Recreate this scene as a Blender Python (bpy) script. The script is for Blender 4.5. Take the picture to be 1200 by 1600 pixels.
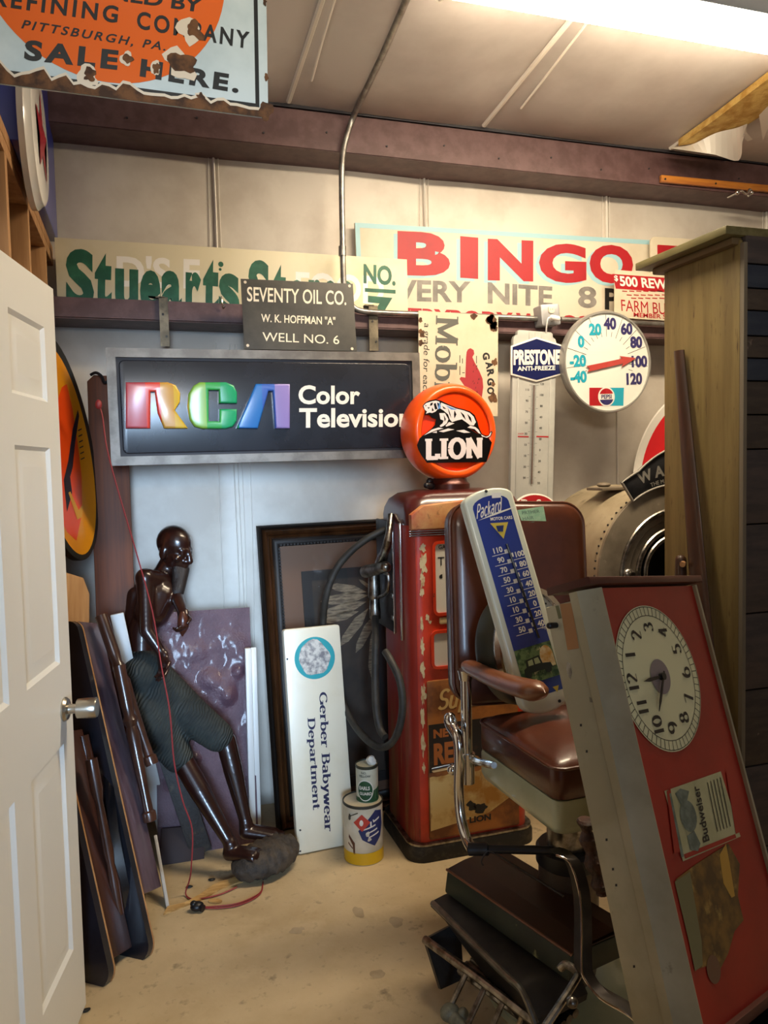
import bpy, bmesh, math, random
from mathutils import Vector, Matrix, noise
random.seed(7)
for _o in list(bpy.data.objects): bpy.data.objects.remove(_o)
S = bpy.context.scene; COL = S.collection
PI = math.pi
def rad(a): return a*PI/180
# ---------------------------------------------------------------- camera
YAW, PITCH, ROLL, CH, FPX = rad(17.44), rad(3.3), rad(1.27), 1.54, 1200.0
CAM = Vector((0, 0, CH))
FW = Vector((math.sin(YAW)*math.cos(PITCH), math.cos(YAW)*math.cos(PITCH), -math.sin(PITCH)))
R0 = Vector((math.cos(YAW), -math.sin(YAW), 0)); U0 = R0.cross(FW)
RT = R0*math.cos(ROLL)-U0*math.sin(ROLL); UP = U0*math.cos(ROLL)+R0*math.sin(ROLL)
cd = bpy.data.cameras.new('camera'); cam = bpy.data.objects.new('camera', cd); COL.objects.link(cam)
cd.sensor_fit = 'VERTICAL'; cd.sensor_height = 36; cd.sensor_width = 27; cd.lens = 36*FPX/1600; cd.clip_start = 0.01
cam.matrix_world = Matrix(((RT.x, UP.x, -FW.x, CAM.x), (RT.y, UP.y, -FW.y, CAM.y), (RT.z, UP.z, -FW.z, CAM.z), (0, 0, 0, 1)))
S.camera = cam
# ---------------------------------------------------------------- exposure, world, daylight
S.view_settings.view_transform = 'Standard'; S.view_settings.look = 'None'
S.view_settings.exposure = 0.80; S.view_settings.gamma = 1.0; S.view_settings.use_curve_mapping = False
W = bpy.data.worlds.new('world'); S.world = W; W.use_nodes = True
W.node_tree.nodes['Background'].inputs[0].default_value = (0.80, 0.88, 1.0, 1)
W.node_tree.nodes['Background'].inputs[1].default_value = 0.12
def area(name, loc, aim, size, sizey, power, col, spread=180):
    l = bpy.data.lights.new(name, 'AREA'); l.shape = 'RECTANGLE'; l.size = size; l.size_y = sizey; l.energy = power; l.color = col; l.spread = rad(spread)
    o = bpy.data.objects.new(name, l); COL.objects.link(o); o.location = loc
    o.rotation_euler = (Vector(aim)-Vector(loc)).to_track_quat('-Z', 'Y').to_euler(); return o
area('doorway_daylight', (-.25, -1.2, 1.5), (.25, 3.4, .95), 0.8, 1.7, 5.4, (0.50, 0.72, 1.0), 26)
area('unseen_uplight_fill', (-.3, -.9, 2.5), (.5, 2.4, 2.95), 1.2, 0.3, 7, (1.0, 0.88, 0.72), 75)  # unseen uplight added to brighten signs and ceiling, narrowed to miss the clock
# ---------------------------------------------------------------- pixel rays -> points on real surfaces
def ray(px, py):
    d = FW+RT*((px-600)/FPX)+UP*(-(py-800)/FPX); return d
def PY(px, py, Y): d = ray(px, py); return CAM+d*(Y/d.y)
def PX(px, py, X): d = ray(px, py); return CAM+d*(X/d.x)
def PZ(px, py, Z): d = ray(px, py); return CAM+d*((Z-CH)/d.z)
def PD(px, py, D): return CAM+ray(px, py)*D
def PP(px, py, p0, n): d = ray(px, py); return CAM+d*((p0-CAM).dot(n)/d.dot(n))
# ---------------------------------------------------------------- materials
def lin(h):
    h = h.lstrip('#'); v = [int(h[i:i+2], 16)/255 for i in (0, 2, 4)]
    return tuple([(c/12.92 if c <= .04045 else ((c+.055)/1.055)**2.4) for c in v]+[1])
def mat(name, c, r=.5, m=0, c2=None, sc=6, lo=.4, hi=.6, st=(1, 1, 1), bump=0, bsc=40, bst=(1, 1, 1), coat=0, spec=.5, det=5, emit=0, layers=()):
    M = bpy.data.materials.new(name); M.use_nodes = True; nt = M.node_tree; N = nt.nodes; L = nt.links
    b = N['Principled BSDF']; b.inputs['Roughness'].default_value = r; b.inputs['Metallic'].default_value = m
    b.inputs['Coat Weight'].default_value = coat; b.inputs['Coat Roughness'].default_value = .12; b.inputs['Specular IOR Level'].default_value = spec
    b.inputs['Base Color'].default_value = lin(c)
    tc = N.new('ShaderNodeTexCoord')
    def noi(scale, stretch, detail=5):
        mp = N.new('ShaderNodeMapping'); mp.inputs['Scale'].default_value = stretch; L.new(tc.outputs['Object'], mp.inputs[0])
        n = N.new('ShaderNodeTexNoise'); n.inputs['Scale'].default_value = scale; n.inputs['Detail'].default_value = detail; n.inputs['Roughness'].default_value = .6
        L.new(mp.outputs[0], n.inputs['Vector']); return n.outputs['Fac']
    cur = None
    lay = list(layers)
    if c2: lay = [(c2, sc, lo, hi, st)]+lay
    for (cc, s_, l_, h_, st_) in lay:
        f = noi(s_, st_, det); rp = N.new('ShaderNodeMapRange'); rp.inputs[1].default_value = l_; rp.inputs[2].default_value = h_; L.new(f, rp.inputs[0])
        mx = N.new('ShaderNodeMix'); mx.data_type = 'RGBA'; L.new(rp.outputs[0], mx.inputs[0])
        if cur is None: mx.inputs[6].default_value = lin(c)
        else: L.new(cur, mx.inputs[6])
        mx.inputs[7].default_value = lin(cc); cur = mx.outputs[2]
    if cur is not None: L.new(cur, b.inputs['Base Color'])
    if bump:
        f = noi(bsc, bst, 6); bp = N.new('ShaderNodeBump'); bp.inputs['Strength'].default_value = bump; bp.inputs['Distance'].default_value = .01
        L.new(f, bp.inputs['Height']); L.new(bp.outputs[0], b.inputs['Normal'])
    if emit:
        b.inputs['Emission Color'].default_value = lin(c); b.inputs['Emission Strength'].default_value = emit
    return M
T3 = (1, 1, 1)
m_floor = mat('concrete_floor', '#c9b591', .62, c2='#b09a74', sc=2.2, lo=.38, hi=.68, bump=.12, bsc=60,
              layers=[('#cfba93', 4.5, .52, .74, T3), ('#7b6c56', 9, .62, .74, T3), ('#8d7d65', 30, .6, .8, T3)])
m_wall = mat('white_vinyl_insulation', '#d2cbbf', .42, c2='#c2b9ac', sc=3, bump=.12, bsc=9)
m_ceil = mat('ceiling_vinyl', '#c4beba', .45, c2='#b3aca8', sc=2, bump=.12, bsc=7)
m_seam = mat('vinyl_seam', '#e9e4da', .4)
m_beam = mat('brown_steel', '#664c4c', .5, c2='#563d3d', sc=14, bump=.05)
m_beamdk = mat('dark_gap', '#2b2a30', .6)
m_lightwood = mat('pine_stud', '#c29565', .7, c2='#9a6c42', sc=3, st=(9, 9, .6), lo=.35, hi=.7)
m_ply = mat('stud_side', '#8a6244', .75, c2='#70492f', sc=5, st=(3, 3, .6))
m_oak = mat('varnished_oak', '#c5802f', .4, c2='#a8652a', sc=5, st=(.6, 9, 9), coat=.3)
m_steel = mat('galvanised_steel', '#a7a5a0', .38, .85, c2='#85827d', sc=20)
m_strap = mat('weathered_strap', '#857a66', .5, .6, c2='#5d5648', sc=16)
m_chrome = mat('chrome', '#d8d6d2', .14, 1)
m_chromed = mat('worn_chrome', '#a9a49c', .3, 1, c2='#6d675e', sc=30)
m_nickel = mat('brushed_nickel', '#b6b0a4', .3, 1)
m_alu = mat('aluminium_frame', '#827d76', .5, .55, c2='#6a655f', sc=12)
m_black = mat('black_paint', '#141417', .4)
m_blackg = mat('black_gloss', '#0b0c10', .15, coat=.5)
m_ink = mat('black_ink', '#1a1a1a', .5)
m_white = mat('white_paint', '#e6e2d8', .45)
m_whiteg = mat('white_gloss', '#e9e9e6', .2, coat=.4)
m_ivory = mat('ivory_paint', '#d9d2bd', .5, c2='#cbc2a8', sc=6)
m_door = mat('door_white', '#e3e4df', .42, bump=.05, bsc=120, bst=(1, 1, .15))
m_glass = mat('glass_clear', '#ffffff', .03); _b = m_glass.node_tree.nodes['Principled BSDF']; _b.inputs['Transmission Weight'].default_value = 1.0; _b.inputs['IOR'].default_value = 1.1
# ---------------------------------------------------------------- mesh builder
class B:
    def __init__(s): s.bm = bmesh.new()
    def _mi(s, n0, mi, M=None, v0=0):
        fs = list(s.bm.faces)[n0:]
        for f in fs: f.material_index = mi
        if M is not None:
            for v in list(s.bm.verts)[v0:]: v.co = M @ v.co
        return s
    def poly(s, pts, mi=0):
        try:
            f = s.bm.faces.new([s.bm.verts.new(p) for p in pts]); f.material_index = mi
        except ValueError: pass
        return s
    def box(s, c, d, R=None, bev=0, seg=2, mi=0, M=None):
        t = bmesh.new(); bmesh.ops.create_cube(t, size=1)
        for v in t.verts: v.co = Vector((v.co.x*d[0], v.co.y*d[1], v.co.z*d[2]))
        if bev: bmesh.ops.bevel(t, geom=list(t.edges), offset=bev, segments=seg, affect='EDGES', profile=.5)
        X = Matrix.Translation(Vector(c)) @ (R.to_4x4() if R is not None else Matrix())
        if M is not None: X = M @ X
        return s.add(t, X, mi)
    def add(s, t, X, mi=None):
        mp = {}
        for v in t.verts: mp[v] = s.bm.verts.new(X @ v.co)
        for f in t.faces:
            try:
                g = s.bm.faces.new([mp[v] for v in f.verts]); g.material_index = f.material_index if mi is None else mi
            except ValueError: pass
        t.free(); return s
    def rings(s, rings, mi=0, cap=True, closed=False):
        vs = [[s.bm.verts.new(p) for p in r] for r in rings]; n = len(vs[0]); m = len(vs)
        for i in range(m if closed else m-1):
            a, b = vs[i], vs[(i+1) % m]
            for j in range(n):
                k = (j+1) % n
                f = s.bm.faces.new((a[j], a[k], b[k], b[j])); f.material_index = mi
        if cap and not closed:
            for r in (list(reversed(vs[0])), vs[-1]):
                f = s.bm.faces.new(r); f.material_index = mi
        return s
    def tube(s, pts, r, n=12, mi=0, closed=False, sy=1.0, cap=True):
        pts = [Vector(p) for p in pts]; m = len(pts); rr = r if isinstance(r, (list, tuple)) else [r]*m
        T = []
        for i in range(m):
            if closed: t = pts[(i+1) % m]-pts[i-1]
            else: t = pts[min(i+1, m-1)]-pts[max(i-1, 0)]
            T.append(t.normalized() if t.length > 1e-9 else Vector((0, 0, 1)))
        a = Vector((0, 0, 1)) if abs(T[0].z) < .9 else Vector((1, 0, 0))
        nrm = T[0].cross(a).normalized(); out = []
        for i in range(m):
            nrm = (nrm-T[i]*nrm.dot(T[i])).normalized(); bn = T[i].cross(nrm)
            out.append([pts[i]+(nrm*math.cos(2*PI*k/n)+bn*math.sin(2*PI*k/n)*sy)*rr[i] for k in range(n)])
        return s.rings(out, mi, cap, closed)
    def cyl(s, a, b, r0, r1=None, n=24, mi=0): return s.tube([a, b], [r0, r0 if r1 is None else r1], n, mi)
    def cap(s, a, b, r0, r1, n=16, mi=0):      # capsule with round ends
        a = Vector(a); b = Vector(b); d = (b-a).normalized(); P = []; Rr = []
        for k in range(5): t = k/5*PI/2; P.append(a-d*r0*math.cos(t)); Rr.append(max(r0*math.sin(t), r0*.03))
        for k in range(6): P.append(a.lerp(b, k/5)); Rr.append(r0+(r1-r0)*k/5)
        for k in range(1, 6): t = k/5*PI/2; P.append(b+d*r1*math.sin(t)); Rr.append(max(r1*math.cos(t), r1*.03))
        return s.tube(P, Rr, n, mi)
    def lathe(s, prof, M=None, n=40, mi=0, cap=True):
        M = M or Matrix()
        return s.rings([[M @ Vector((max(r, 1e-4)*math.cos(2*PI*k/n), max(r, 1e-4)*math.sin(2*PI*k/n), z)) for k in range(n)] for r, z in prof], mi, cap)
    def ell(s, c, r, R=None, n=20, mi=0):
        t = bmesh.new(); bmesh.ops.create_uvsphere(t, u_segments=n, v_segments=max(8, n//2), radius=1)
        X = Matrix.Translation(Vector(c)) @ (R.to_4x4() if R is not None else Matrix()) @ Matrix.Diagonal((r[0], r[1], r[2], 1))
        return s.add(t, X, mi)
    def prism(s, pts, y0, y1, mi=0, bev=0, seg=2, M=None):     # polygon in local x,z extruded along y (y0 = viewer side)
        t = bmesh.new(); f = t.faces.new([t.verts.new((p[0], y0, p[1])) for p in pts])
        r = bmesh.ops.extrude_face_region(t, geom=[f])
        for g in r['geom']:
            if isinstance(g, bmesh.types.BMVert): g.co.y = y1
        bmesh.ops.recalc_face_normals(t, faces=list(t.faces))
        if bev:
            es = [e for e in t.edges if all(abs(v.co.y-y0) < 1e-7 for v in e.verts)]
            bmesh.ops.bevel(t, geom=es, offset=bev, segments=seg, affect='EDGES', profile=.5)
        bmesh.ops.triangulate(t, faces=[g for g in t.faces if len(g.verts) > 4])
        return s.add(t, M or Matrix(), mi)
    def flat(s, pts, y, mi=0):
        t = bmesh.new(); f = t.faces.new([t.verts.new((p[0], y, p[1])) for p in pts])
        if f.normal.y > 0 or True:
            f.normal_update()
            if f.normal.y > 0: f.normal_flip()
        if len(pts) > 4: bmesh.ops.triangulate(t, faces=[f])
        return s.add(t, Matrix(), mi)
    def ring(s, c, r0, r1, y, n=48, mi=0, sx=1):      # flat annulus in x,z
        a = [(c[0]+sx*r0*math.cos(2*PI*k/n), c[1]+r0*math.sin(2*PI*k/n)) for k in range(n)]
        b = [(c[0]+sx*r1*math.cos(2*PI*k/n), c[1]+r1*math.sin(2*PI*k/n)) for k in range(n)]
        for k in range(n):
            j = (k+1) % n; s.flat([a[k], a[j], b[j], b[k]], y, mi)
        return s
    def disc(s, c, r, y, n=48, mi=0, sx=1): return s.flat([(c[0]+sx*r*math.cos(2*PI*k/n), c[1]+r*math.sin(2*PI*k/n)) for k in range(n)], y, mi)
    def grid(s, fn, nu, nv, mi=0):
        vs = [[s.bm.verts.new(fn(i/nu, j/nv)) for j in range(nv+1)] for i in range(nu+1)]
        for i in range(nu):
            for j in range(nv):
                f = s.bm.faces.new((vs[i][j], vs[i+1][j], vs[i+1][j+1], vs[i][j+1])); f.material_index = mi
        return s
    def build(s, name, mats, parent=None, M=None, ang=35, local=False, recalc=False):
        if recalc: bmesh.ops.recalc_face_normals(s.bm, faces=list(s.bm.faces))
        me = bpy.data.meshes.new(name); s.bm.to_mesh(me); s.bm.free()
        for m_ in (mats if isinstance(mats, (list, tuple)) else [mats]): me.materials.append(m_)
        me.polygons.foreach_set('use_smooth', [True]*len(me.polygons)); me.set_sharp_from_angle(angle=rad(ang))
        o = bpy.data.objects.new(name, me); COL.objects.link(o)
        if parent is not None:
            o.parent = parent
            if not local: o.matrix_parent_inverse = PM[parent.name].inverted()
            PM[o.name] = PM[parent.name] if local else Matrix()
            if local: PM[o.name] = PM[parent.name]
        if M is not None and parent is None: o.matrix_world = M
        if parent is None: PM[o.name] = M or Matrix()
        return o
PM = {}
def sub(b, name, mats, part, local=False, **k):      # sub-part: same frame as its part
    me = b.build(name, mats, None, **k); me.parent = part; return me
def tag(o, label, cat, group=None):
    o['label'] = label; o['category'] = cat
    if group: o['group'] = group
    return o
def thing(name, label, cat, M=None, group=None):
    o = bpy.data.objects.new(name, None); COL.objects.link(o); o.empty_display_size = .1
    M = M if isinstance(M, Matrix) else Matrix.Translation(Vector(M or (0, 0, 0)))
    o.matrix_world = M; PM[o.name] = M
    return tag(o, label, cat, group)
def struct(o): o['kind'] = 'structure'; return o
# ---------------------------------------------------------------- flat panels set in the room (x right, y away, z up, front face at y=0)
class Panel:
    def __init__(s, TL, TR, BL, Y, yaw=0, lean=0, BR=None, X=None, refpx=None, p0=None, tall=False):
        a, l = rad(yaw), rad(lean)
        s.n = Vector((math.sin(a)*math.cos(l), -math.cos(a)*math.cos(l), math.sin(l)))
        rp = refpx or TL
        s.p0 = p0 if p0 is not None else PY(rp[0], rp[1], Y)
        c = [PP(p[0], p[1], s.p0, s.n) for p in ([TL, TR, BL]+([BR] if BR else []))]
        if not BR: c.append(c[1]+c[2]-c[0])
        u = ((c[1]-c[0])+(c[3]-c[2])).normalized(); v = u.cross(-s.n)
        if tall: v = ((c[0]-c[2])+(c[1]-c[3])).normalized(); u = (-s.n).cross(v)
        ctr = sum(c, Vector())/4
        s.w = abs(((c[1]-c[0])+(c[3]-c[2])).dot(u))/2; s.h = abs(((c[0]-c[2])+(c[1]-c[3])).dot(v))/2
        s.M = Matrix(((u.x, -s.n.x, v.x, ctr.x), (u.y, -s.n.y, v.y, ctr.y), (u.z, -s.n.z, v.z, ctr.z), (0, 0, 0, 1)))
        s.Mi = s.M.inverted()
    def uv(s, px, py):
        q = s.Mi @ PP(px, py, s.p0, s.n); return (q.x, q.z)
    def pts(s, L): return [s.uv(*p) for p in L]
    def rect(s, m=0): return [(-s.w/2+m, -s.h/2+m), (s.w/2-m, -s.h/2+m), (s.w/2-m, s.h/2-m), (-s.w/2+m, s.h/2-m)]
def rrect(w, h, r, n=6, cx=0, cz=0):
    out = []
    for (sx, sz, a0) in ((1, -1, -90), (1, 1, 0), (-1, 1, 90), (-1, -1, 180)):
        for k in range(n+1):
            a = rad(a0+90*k/n); out.append((cx+sx*(w/2-r)+r*math.cos(a), cz+sz*(h/2-r)+r*math.sin(a)))
    return out
def frame_strip(b, outer, inner, y0, y1, mi=0):     # closed frame between two equal-count loops, with thickness
    n = len(outer)
    A = [b.bm.verts.new((p[0], y0, p[1])) for p in outer]; Bv = [b.bm.verts.new((p[0], y0, p[1])) for p in inner]
    C = [b.bm.verts.new((p[0], y1, p[1])) for p in outer]; D = [b.bm.verts.new((p[0], y1, p[1])) for p in inner]
    for k in range(n):
        j = (k+1) % n
        for q in ((A[k], A[j], Bv[j], Bv[k]), (C[j], C[k], D[k], D[j]), (A[j], A[k], C[k], C[j]), (Bv[k], Bv[j], D[j], D[k])):
            b.bm.faces.new(q).material_index = mi
# ---------------------------------------------------------------- lettering
_tc = {}
def glyphs(txt, bold=0):
    k = (txt, bold)
    if k not in _tc:
        c = bpy.data.curves.new('t', 'FONT'); c.body = txt.lstrip('~'); c.space_character = 1.3 if txt[0] == '~' else 1; c.offset = bold; c.resolution_u = 4
        o = bpy.data.objects.new('t', c); me = o.to_mesh()
        V = [(v.co.x, v.co.y) for v in me.vertices]; F = [tuple(p.vertices) for p in me.polygons]
        o.to_mesh_clear(); bpy.data.objects.remove(o); bpy.data.curves.remove(c)
        x0 = min(v[0] for v in V); x1 = max(v[0] for v in V); y0 = min(v[1] for v in V); y1 = max(v[1] for v in V)
        _tc[k] = ([((x-x0)/(x1-x0), (y-y0)/(y1-y0)) for x, y in V], F, (x1-x0)/(y1-y0))
    return _tc[k]
def put(b, gl, O, ex, ey, y=-.0008, mi=0, shear=0):
    V, F, asp = gl; O = Vector(O); ex = Vector(ex); ey = Vector(ey)
    vs = []
    for q in V:
        u, v = q[0], q[1]; p = O+ex*u+ey*v+ex.normalized()*(shear*v*ey.length); vs.append(b.bm.verts.new((p.x, y-(.00006*(q[2] % 7) if len(q) > 2 else 0), p.y)))
    def tri(a, c, d):
        ar = (c.co.x-a.co.x)*(d.co.z-a.co.z)-(d.co.x-a.co.x)*(c.co.z-a.co.z)
        if abs(ar) < 1e-12: return
        q = [b.bm.verts.new(v.co) for v in ((a, c, d) if ar > 0 else (a, d, c))]
        b.bm.faces.new(q).material_index = mi
    for f in F:
        for k in range(1, len(f)-1): tri(vs[f[0]], vs[f[k]], vs[f[k+1]])
    for v in vs: b.bm.verts.remove(v)
def ptext(b, P, txt, BL, BR, TL, bold=0, y=-.0008, mi=0, shear=0, serif=None):
    O = Vector(P.uv(*BL)); ex = Vector(P.uv(*BR))-O; ey = Vector(P.uv(*TL))-O
    put(b, serif if serif else glyphs(txt, bold), O, ex, ey, y, mi, shear)
def stext(b, txt, cx, cz, h, bold=0, y=-.0008, mi=0, wmul=1, rot=0, maxw=None):
    gl = glyphs(txt, bold); w = h*gl[2]*wmul
    if maxw and w > maxw: w = maxw
    ex = Vector((math.cos(rot), math.sin(rot)))*w; ey = Vector((-math.sin(rot), math.cos(rot)))*h
    put(b, gl, Vector((cx, cz))-ex/2-ey/2, ex, ey, y, mi)
# broad-nib letters (thick uprights, thin bars, slab feet)
def Ln(*p): return ('L', p)
def Ar(cx, cy, rx, ry, a0, a1): return ('A', (cx, cy, rx, ry, a0, a1))
def Sf(x, y, w): return ('S', (x, y, w))
GL = {
 'G': (1.0, [Ar(.5, .5, .4, .46, 42, 335), Ln(.86, .42, .86, .06), Sf(.84, .42, .2)]),
 'e': (.68, [Ln(.1, .37, .6, .37), Ar(.35, .34, .25, .32, 5, 315)]),
 'r': (.58, [Ln(.18, .02, .18, .66), Sf(.2, .02, .18), Sf(.12, .65, .12), Ar(.42, .4, .22, .25, 50, 165)]),
 'b': (.76, [Ln(.16, .04, .16, 1), Sf(.09, .98, .12), Ar(.4, .34, .25, .31, -180, 180)]),
 'd': (.78, [Ln(.62, .02, .62, 1), Sf(.56, .98, .12), Ar(.36, .34, .25, .31, -180, 180)]),
 'B': (.86, [Ln(.2, 0, .2, 1), Sf(.16, .98, .16), Sf(.16, .02, .16), Ln(.2, .97, .45, .97), Ar(.45, .75, .23, .22, -90, 90), Ln(.2, .53, .48, .53), Ar(.48, .28, .27, .25, -90, 90), Ln(.2, .03, .48, .03)]),
 'a': (.7, [Ar(.32, .5, .2, .15, 160, 0), Ln(.52, .5, .52, .05), Sf(.6, .04, .09), Ar(.31, .2, .2, .17, 30, 330)]),
 'y': (.68, [Ln(.12, .66, .36, .06), Ln(.58, .66, .24, -.26), Sf(.12, .65, .13), Sf(.58, .65, .11), Sf(.2, -.26, .1)]),
 'w': (.98, [Ln(.12, .66, .3, .02), Ln(.3, .02, .5, .62), Ln(.5, .62, .68, .02), Ln(.68, .02, .86, .66), Sf(.12, .65, .13), Sf(.5, .65, .1), Sf(.86, .65, .12)]),
 'D': (.98, [Ln(.2, 0, .2, 1), Sf(.16, .98, .16), Sf(.16, .02, .16), Ln(.2, .97, .45, .97), Ar(.45, .5, .4, .47, -90, 90), Ln(.2, .03, .45, .03)]),
 'p': (.76, [Ln(.16, -.28, .16, .66), Sf(.18, -.28, .17), Sf(.09, .65, .1), Ar(.4, .34, .25, .31, -180, 180)]),
 't': (.5, [Ln(.2, .1, .2, .88), Sf(.22, .65, .2), Ar(.34, .14, .14, .13, 180, 330)]),
 'm': (1.12, [Ln(.16, .02, .16, .66), Sf(.16, .02, .15), Sf(.1, .65, .1), Ar(.34, .42, .2, .23, 170, 0), Ln(.54, .42, .54, .02), Sf(.54, .02, .13), Ar(.74, .42, .2, .23, 170, 0), Ln(.94, .42, .94, .02), Sf(.94, .02, .15)]),
 'n': (.78, [Ln(.16, .02, .16, .66), Sf(.16, .02, .15), Sf(.1, .65, .1), Ar(.38, .42, .22, .23, 170, 0), Ln(.6, .42, .6, .02), Sf(.6, .02, .15)]),
 'M': (1.2, [Ln(.2, 0, .2, 1), Ln(.2, 1, .6, .1), Ln(.6, .1, 1.0, 1), Ln(1.0, 0, 1.0, 1), Sf(.16, .98, .16), Sf(.18, .02, .18), Sf(1.03, .98, .16), Sf(1.0, .02, .18)]),
 'o': (.72, [Ar(.36, .34, .26, .32, -180, 180)]),
 'i': (.36, [Ln(.18, .02, .18, .66), Sf(.18, .02, .15), Sf(.12, .65, .1), Ln(.18, .82, .18, .98)]),
 'l': (.36, [Ln(.18, .02, .18, 1), Sf(.18, .02, .15), Sf(.12, .98, .1)]),
 'L': (.8, [Ln(.2, 0, .2, 1), Sf(.2, .96, .2), Ln(.1, .05, .72, .05), Ln(.7, 0, .7, .26)]),
 'I': (.5, [Ln(.25, 0, .25, 1), Sf(.25, .96, .24), Sf(.25, .04, .24)]),
 'N': (1.0, [Ln(.18, 0, .18, 1), Ln(.18, 1, .8, 0), Ln(.8, 0, .8, 1), Sf(.16, .96, .16), Sf(.2, .04, .18), Sf(.8, .96, .18)]),
 'O': (1.0, [Ar(.5, .5, .38, .46, -180, 180)]),
 'P': (.8, [Ln(.2, 0, .2, 1), Sf(.16, .98, .16), Sf(.2, .02, .2), Ln(.2, .97, .42, .97), Ar(.42, .72, .26, .25, -90, 90), Ln(.2, .47, .42, .47)]),
 'c': (.62, [Ar(.34, .34, .25, .32, 45, 320)]),
 'k': (.68, [Ln(.16, .02, .16, 1), Ln(.18, .3, .5, .64), Ln(.28, .4, .56, .02)]),
 'u': (.74, [Ln(.16, .66, .16, .22), Ar(.36, .24, .2, .22, 180, 360), Ln(.56, .66, .56, .02), Sf(.1, .65, .1), Sf(.5, .65, .1), Sf(.62, .02, .09)]),
 's': (.55, [Ar(.28, .5, .18, .16, 40, 270), Ar(.28, .18, .18, .16, 90, -140)]),
 'S': (.7, [Ar(.36, .74, .26, .24, 30, 270), Ar(.36, .26, .28, .24, 90, -150)]),
 '1': (.5, [Ln(.28, 0, .28, 1)]),
 '2': (.66, [Ar(.32, .72, .22, .26, 160, -20), Ln(.53, .64, .12, .06), Ln(.12, .04, .56, .04)]),
 '3': (.66, [Ar(.3, .76, .2, .22, 150, -90), Ar(.3, .27, .24, .26, 90, -150)]),
 '4': (.7, [Ln(.46, 0, .46, 1), Ln(.46, 1, .08, .3), Ln(.08, .3, .64, .3)]),
 '5': (.66, [Ln(.16, .95, .54, .95), Ln(.16, .95, .14, .55), Ar(.3, .3, .25, .29, 120, -150)]),
 '6': (.68, [Ar(.36, .3, .24, .28, -180, 180), Ar(.5, .4, .38, .56, 115, 190)]),
 '7': (.62, [Ln(.1, .95, .58, .95), Ln(.58, .95, .24, 0)]),
 '8': (.68, [Ar(.34, .74, .19, .22, -180, 180), Ar(.34, .27, .24, .25, -180, 180)]),
 '9': (.68, [Ar(.32, .7, .24, .28, -180, 180), Ar(.18, .6, .38, .56, -65, 10)]),
 '0': (.68, [Ar(.34, .5, .24, .46, -180, 180)]),
 "'": (.3, [Ln(.15, .82, .18, 1)]),
 ' ': (.42, []),
}
def nib(txt, thick=.17, thin=.06, slab=.05, seg=14, serif=True, gap=0):
    V = []; F = []; ki = [0]
    def strip(L, wf):
        n = len(L); base = len(V); ki[0] += 1; kk = ki[0]
        for i, p in enumerate(L):
            a = L[max(i-1, 0)]; c = L[min(i+1, n-1)]; dx, dy = c[0]-a[0], c[1]-a[1]; l = math.hypot(dx, dy) or 1; dx /= l; dy /= l
            w = wf(dx, dy)/2; V.append((p[0]-dy*w, p[1]+dx*w, kk)); V.append((p[0]+dy*w, p[1]-dx*w, kk))
        for i in range(n-1): F.append((base+2*i, base+2*i+1, base+2*i+3, base+2*i+2))
    wf = lambda dx, dy: thin+(thick-thin)*abs(dy)**1.3
    x = 0
    for ch in txt:
        adv, st = GL[ch]
        for k, p in st:
            if k == 'L': strip([(x+p[0], p[1]), (x+p[2], p[3])], wf)
            elif k == 'A':
                cx, cy, rx, ry, a0, a1 = p
                strip([(x+cx+rx*math.cos(rad(a0+(a1-a0)*i/seg)), cy+ry*math.sin(rad(a0+(a1-a0)*i/seg))) for i in range(seg+1)], wf)
            elif serif: strip([(x+p[0]-p[2], p[1]), (x+p[0]+p[2], p[1])], lambda dx, dy: slab)
        x += adv+gap
    x0 = min(v[0] for v in V); x1 = max(v[0] for v in V); y0 = min(v[1] for v in V); y1 = max(v[1] for v in V)
    return ([((a-x0)/(x1-x0), (c-y0)/(y1-y0), k) for a, c, k in V], F, (x1-x0)/(y1-y0))
def blob(b, c, r, y, mi=0, seed=0, sx=1, n=18, rough=.45):
    rnd = random.Random(seed); pts = []
    ph = rnd.random()*50
    for k in range(n):
        a = 2*PI*k/n; q = r*(1+rough*noise.noise(Vector((math.cos(a)*1.3+ph, math.sin(a)*1.3, seed*.7)))*1.8)
        pts.append((c[0]+sx*q*math.cos(a), c[1]+q*math.sin(a)))
    b.flat(pts, y, mi)

def thin_glass(name, gloss=.05):
    M = bpy.data.materials.new(name); M.use_nodes = True; nt = M.node_tree; nt.nodes.remove(nt.nodes['Principled BSDF'])
    t = nt.nodes.new('ShaderNodeBsdfTransparent'); g = nt.nodes.new('ShaderNodeBsdfGlossy'); g.inputs['Roughness'].default_value = .04; mx = nt.nodes.new('ShaderNodeMixShader'); mx.inputs[0].default_value = gloss
    nt.links.new(t.outputs[0], mx.inputs[1]); nt.links.new(g.outputs[0], mx.inputs[2]); nt.links.new(mx.outputs[0], nt.nodes['Material Output'].inputs[0]); return M
m_glass = thin_glass('thin_glass')
# ================================================================ room shell
YG, YW = 3.28, 3.48; XL = PY(82, 392, 3.46).x          # girt front, back wall skin, stud partition face
ZC = lambda Y: 3.075+.083*(3.29-Y)      # sloping ceiling
CN = Vector((0, .083, 1)).normalized(); CP = Vector((0, 3.29, 3.075))
def PC(px, py, dz=0): return PP(px, py, CP+Vector((0, 0, dz)), CN)
seamx = [PY(332, 262, YW).x, PY(661, 290, YW).x, PY(945, 312, YW).x, PY(962, 690, YW).x, PY(1195, 335, YW).x, PY(372, 800, YW).x]
sx0 = sorted([seamx[0], seamx[1], seamx[2], seamx[4]]); pitch = sx0[1]-sx0[0]
allseam = [sx0[0]-pitch]+sx0+[sx0[-1]+pitch]
def puff(x, amp=.02):
    for a, c in zip(allseam, allseam[1:]):
        if a <= x <= c: return amp*math.sin(PI*(x-a)/(c-a))**.5
    return amp*.5
b = B()
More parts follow.
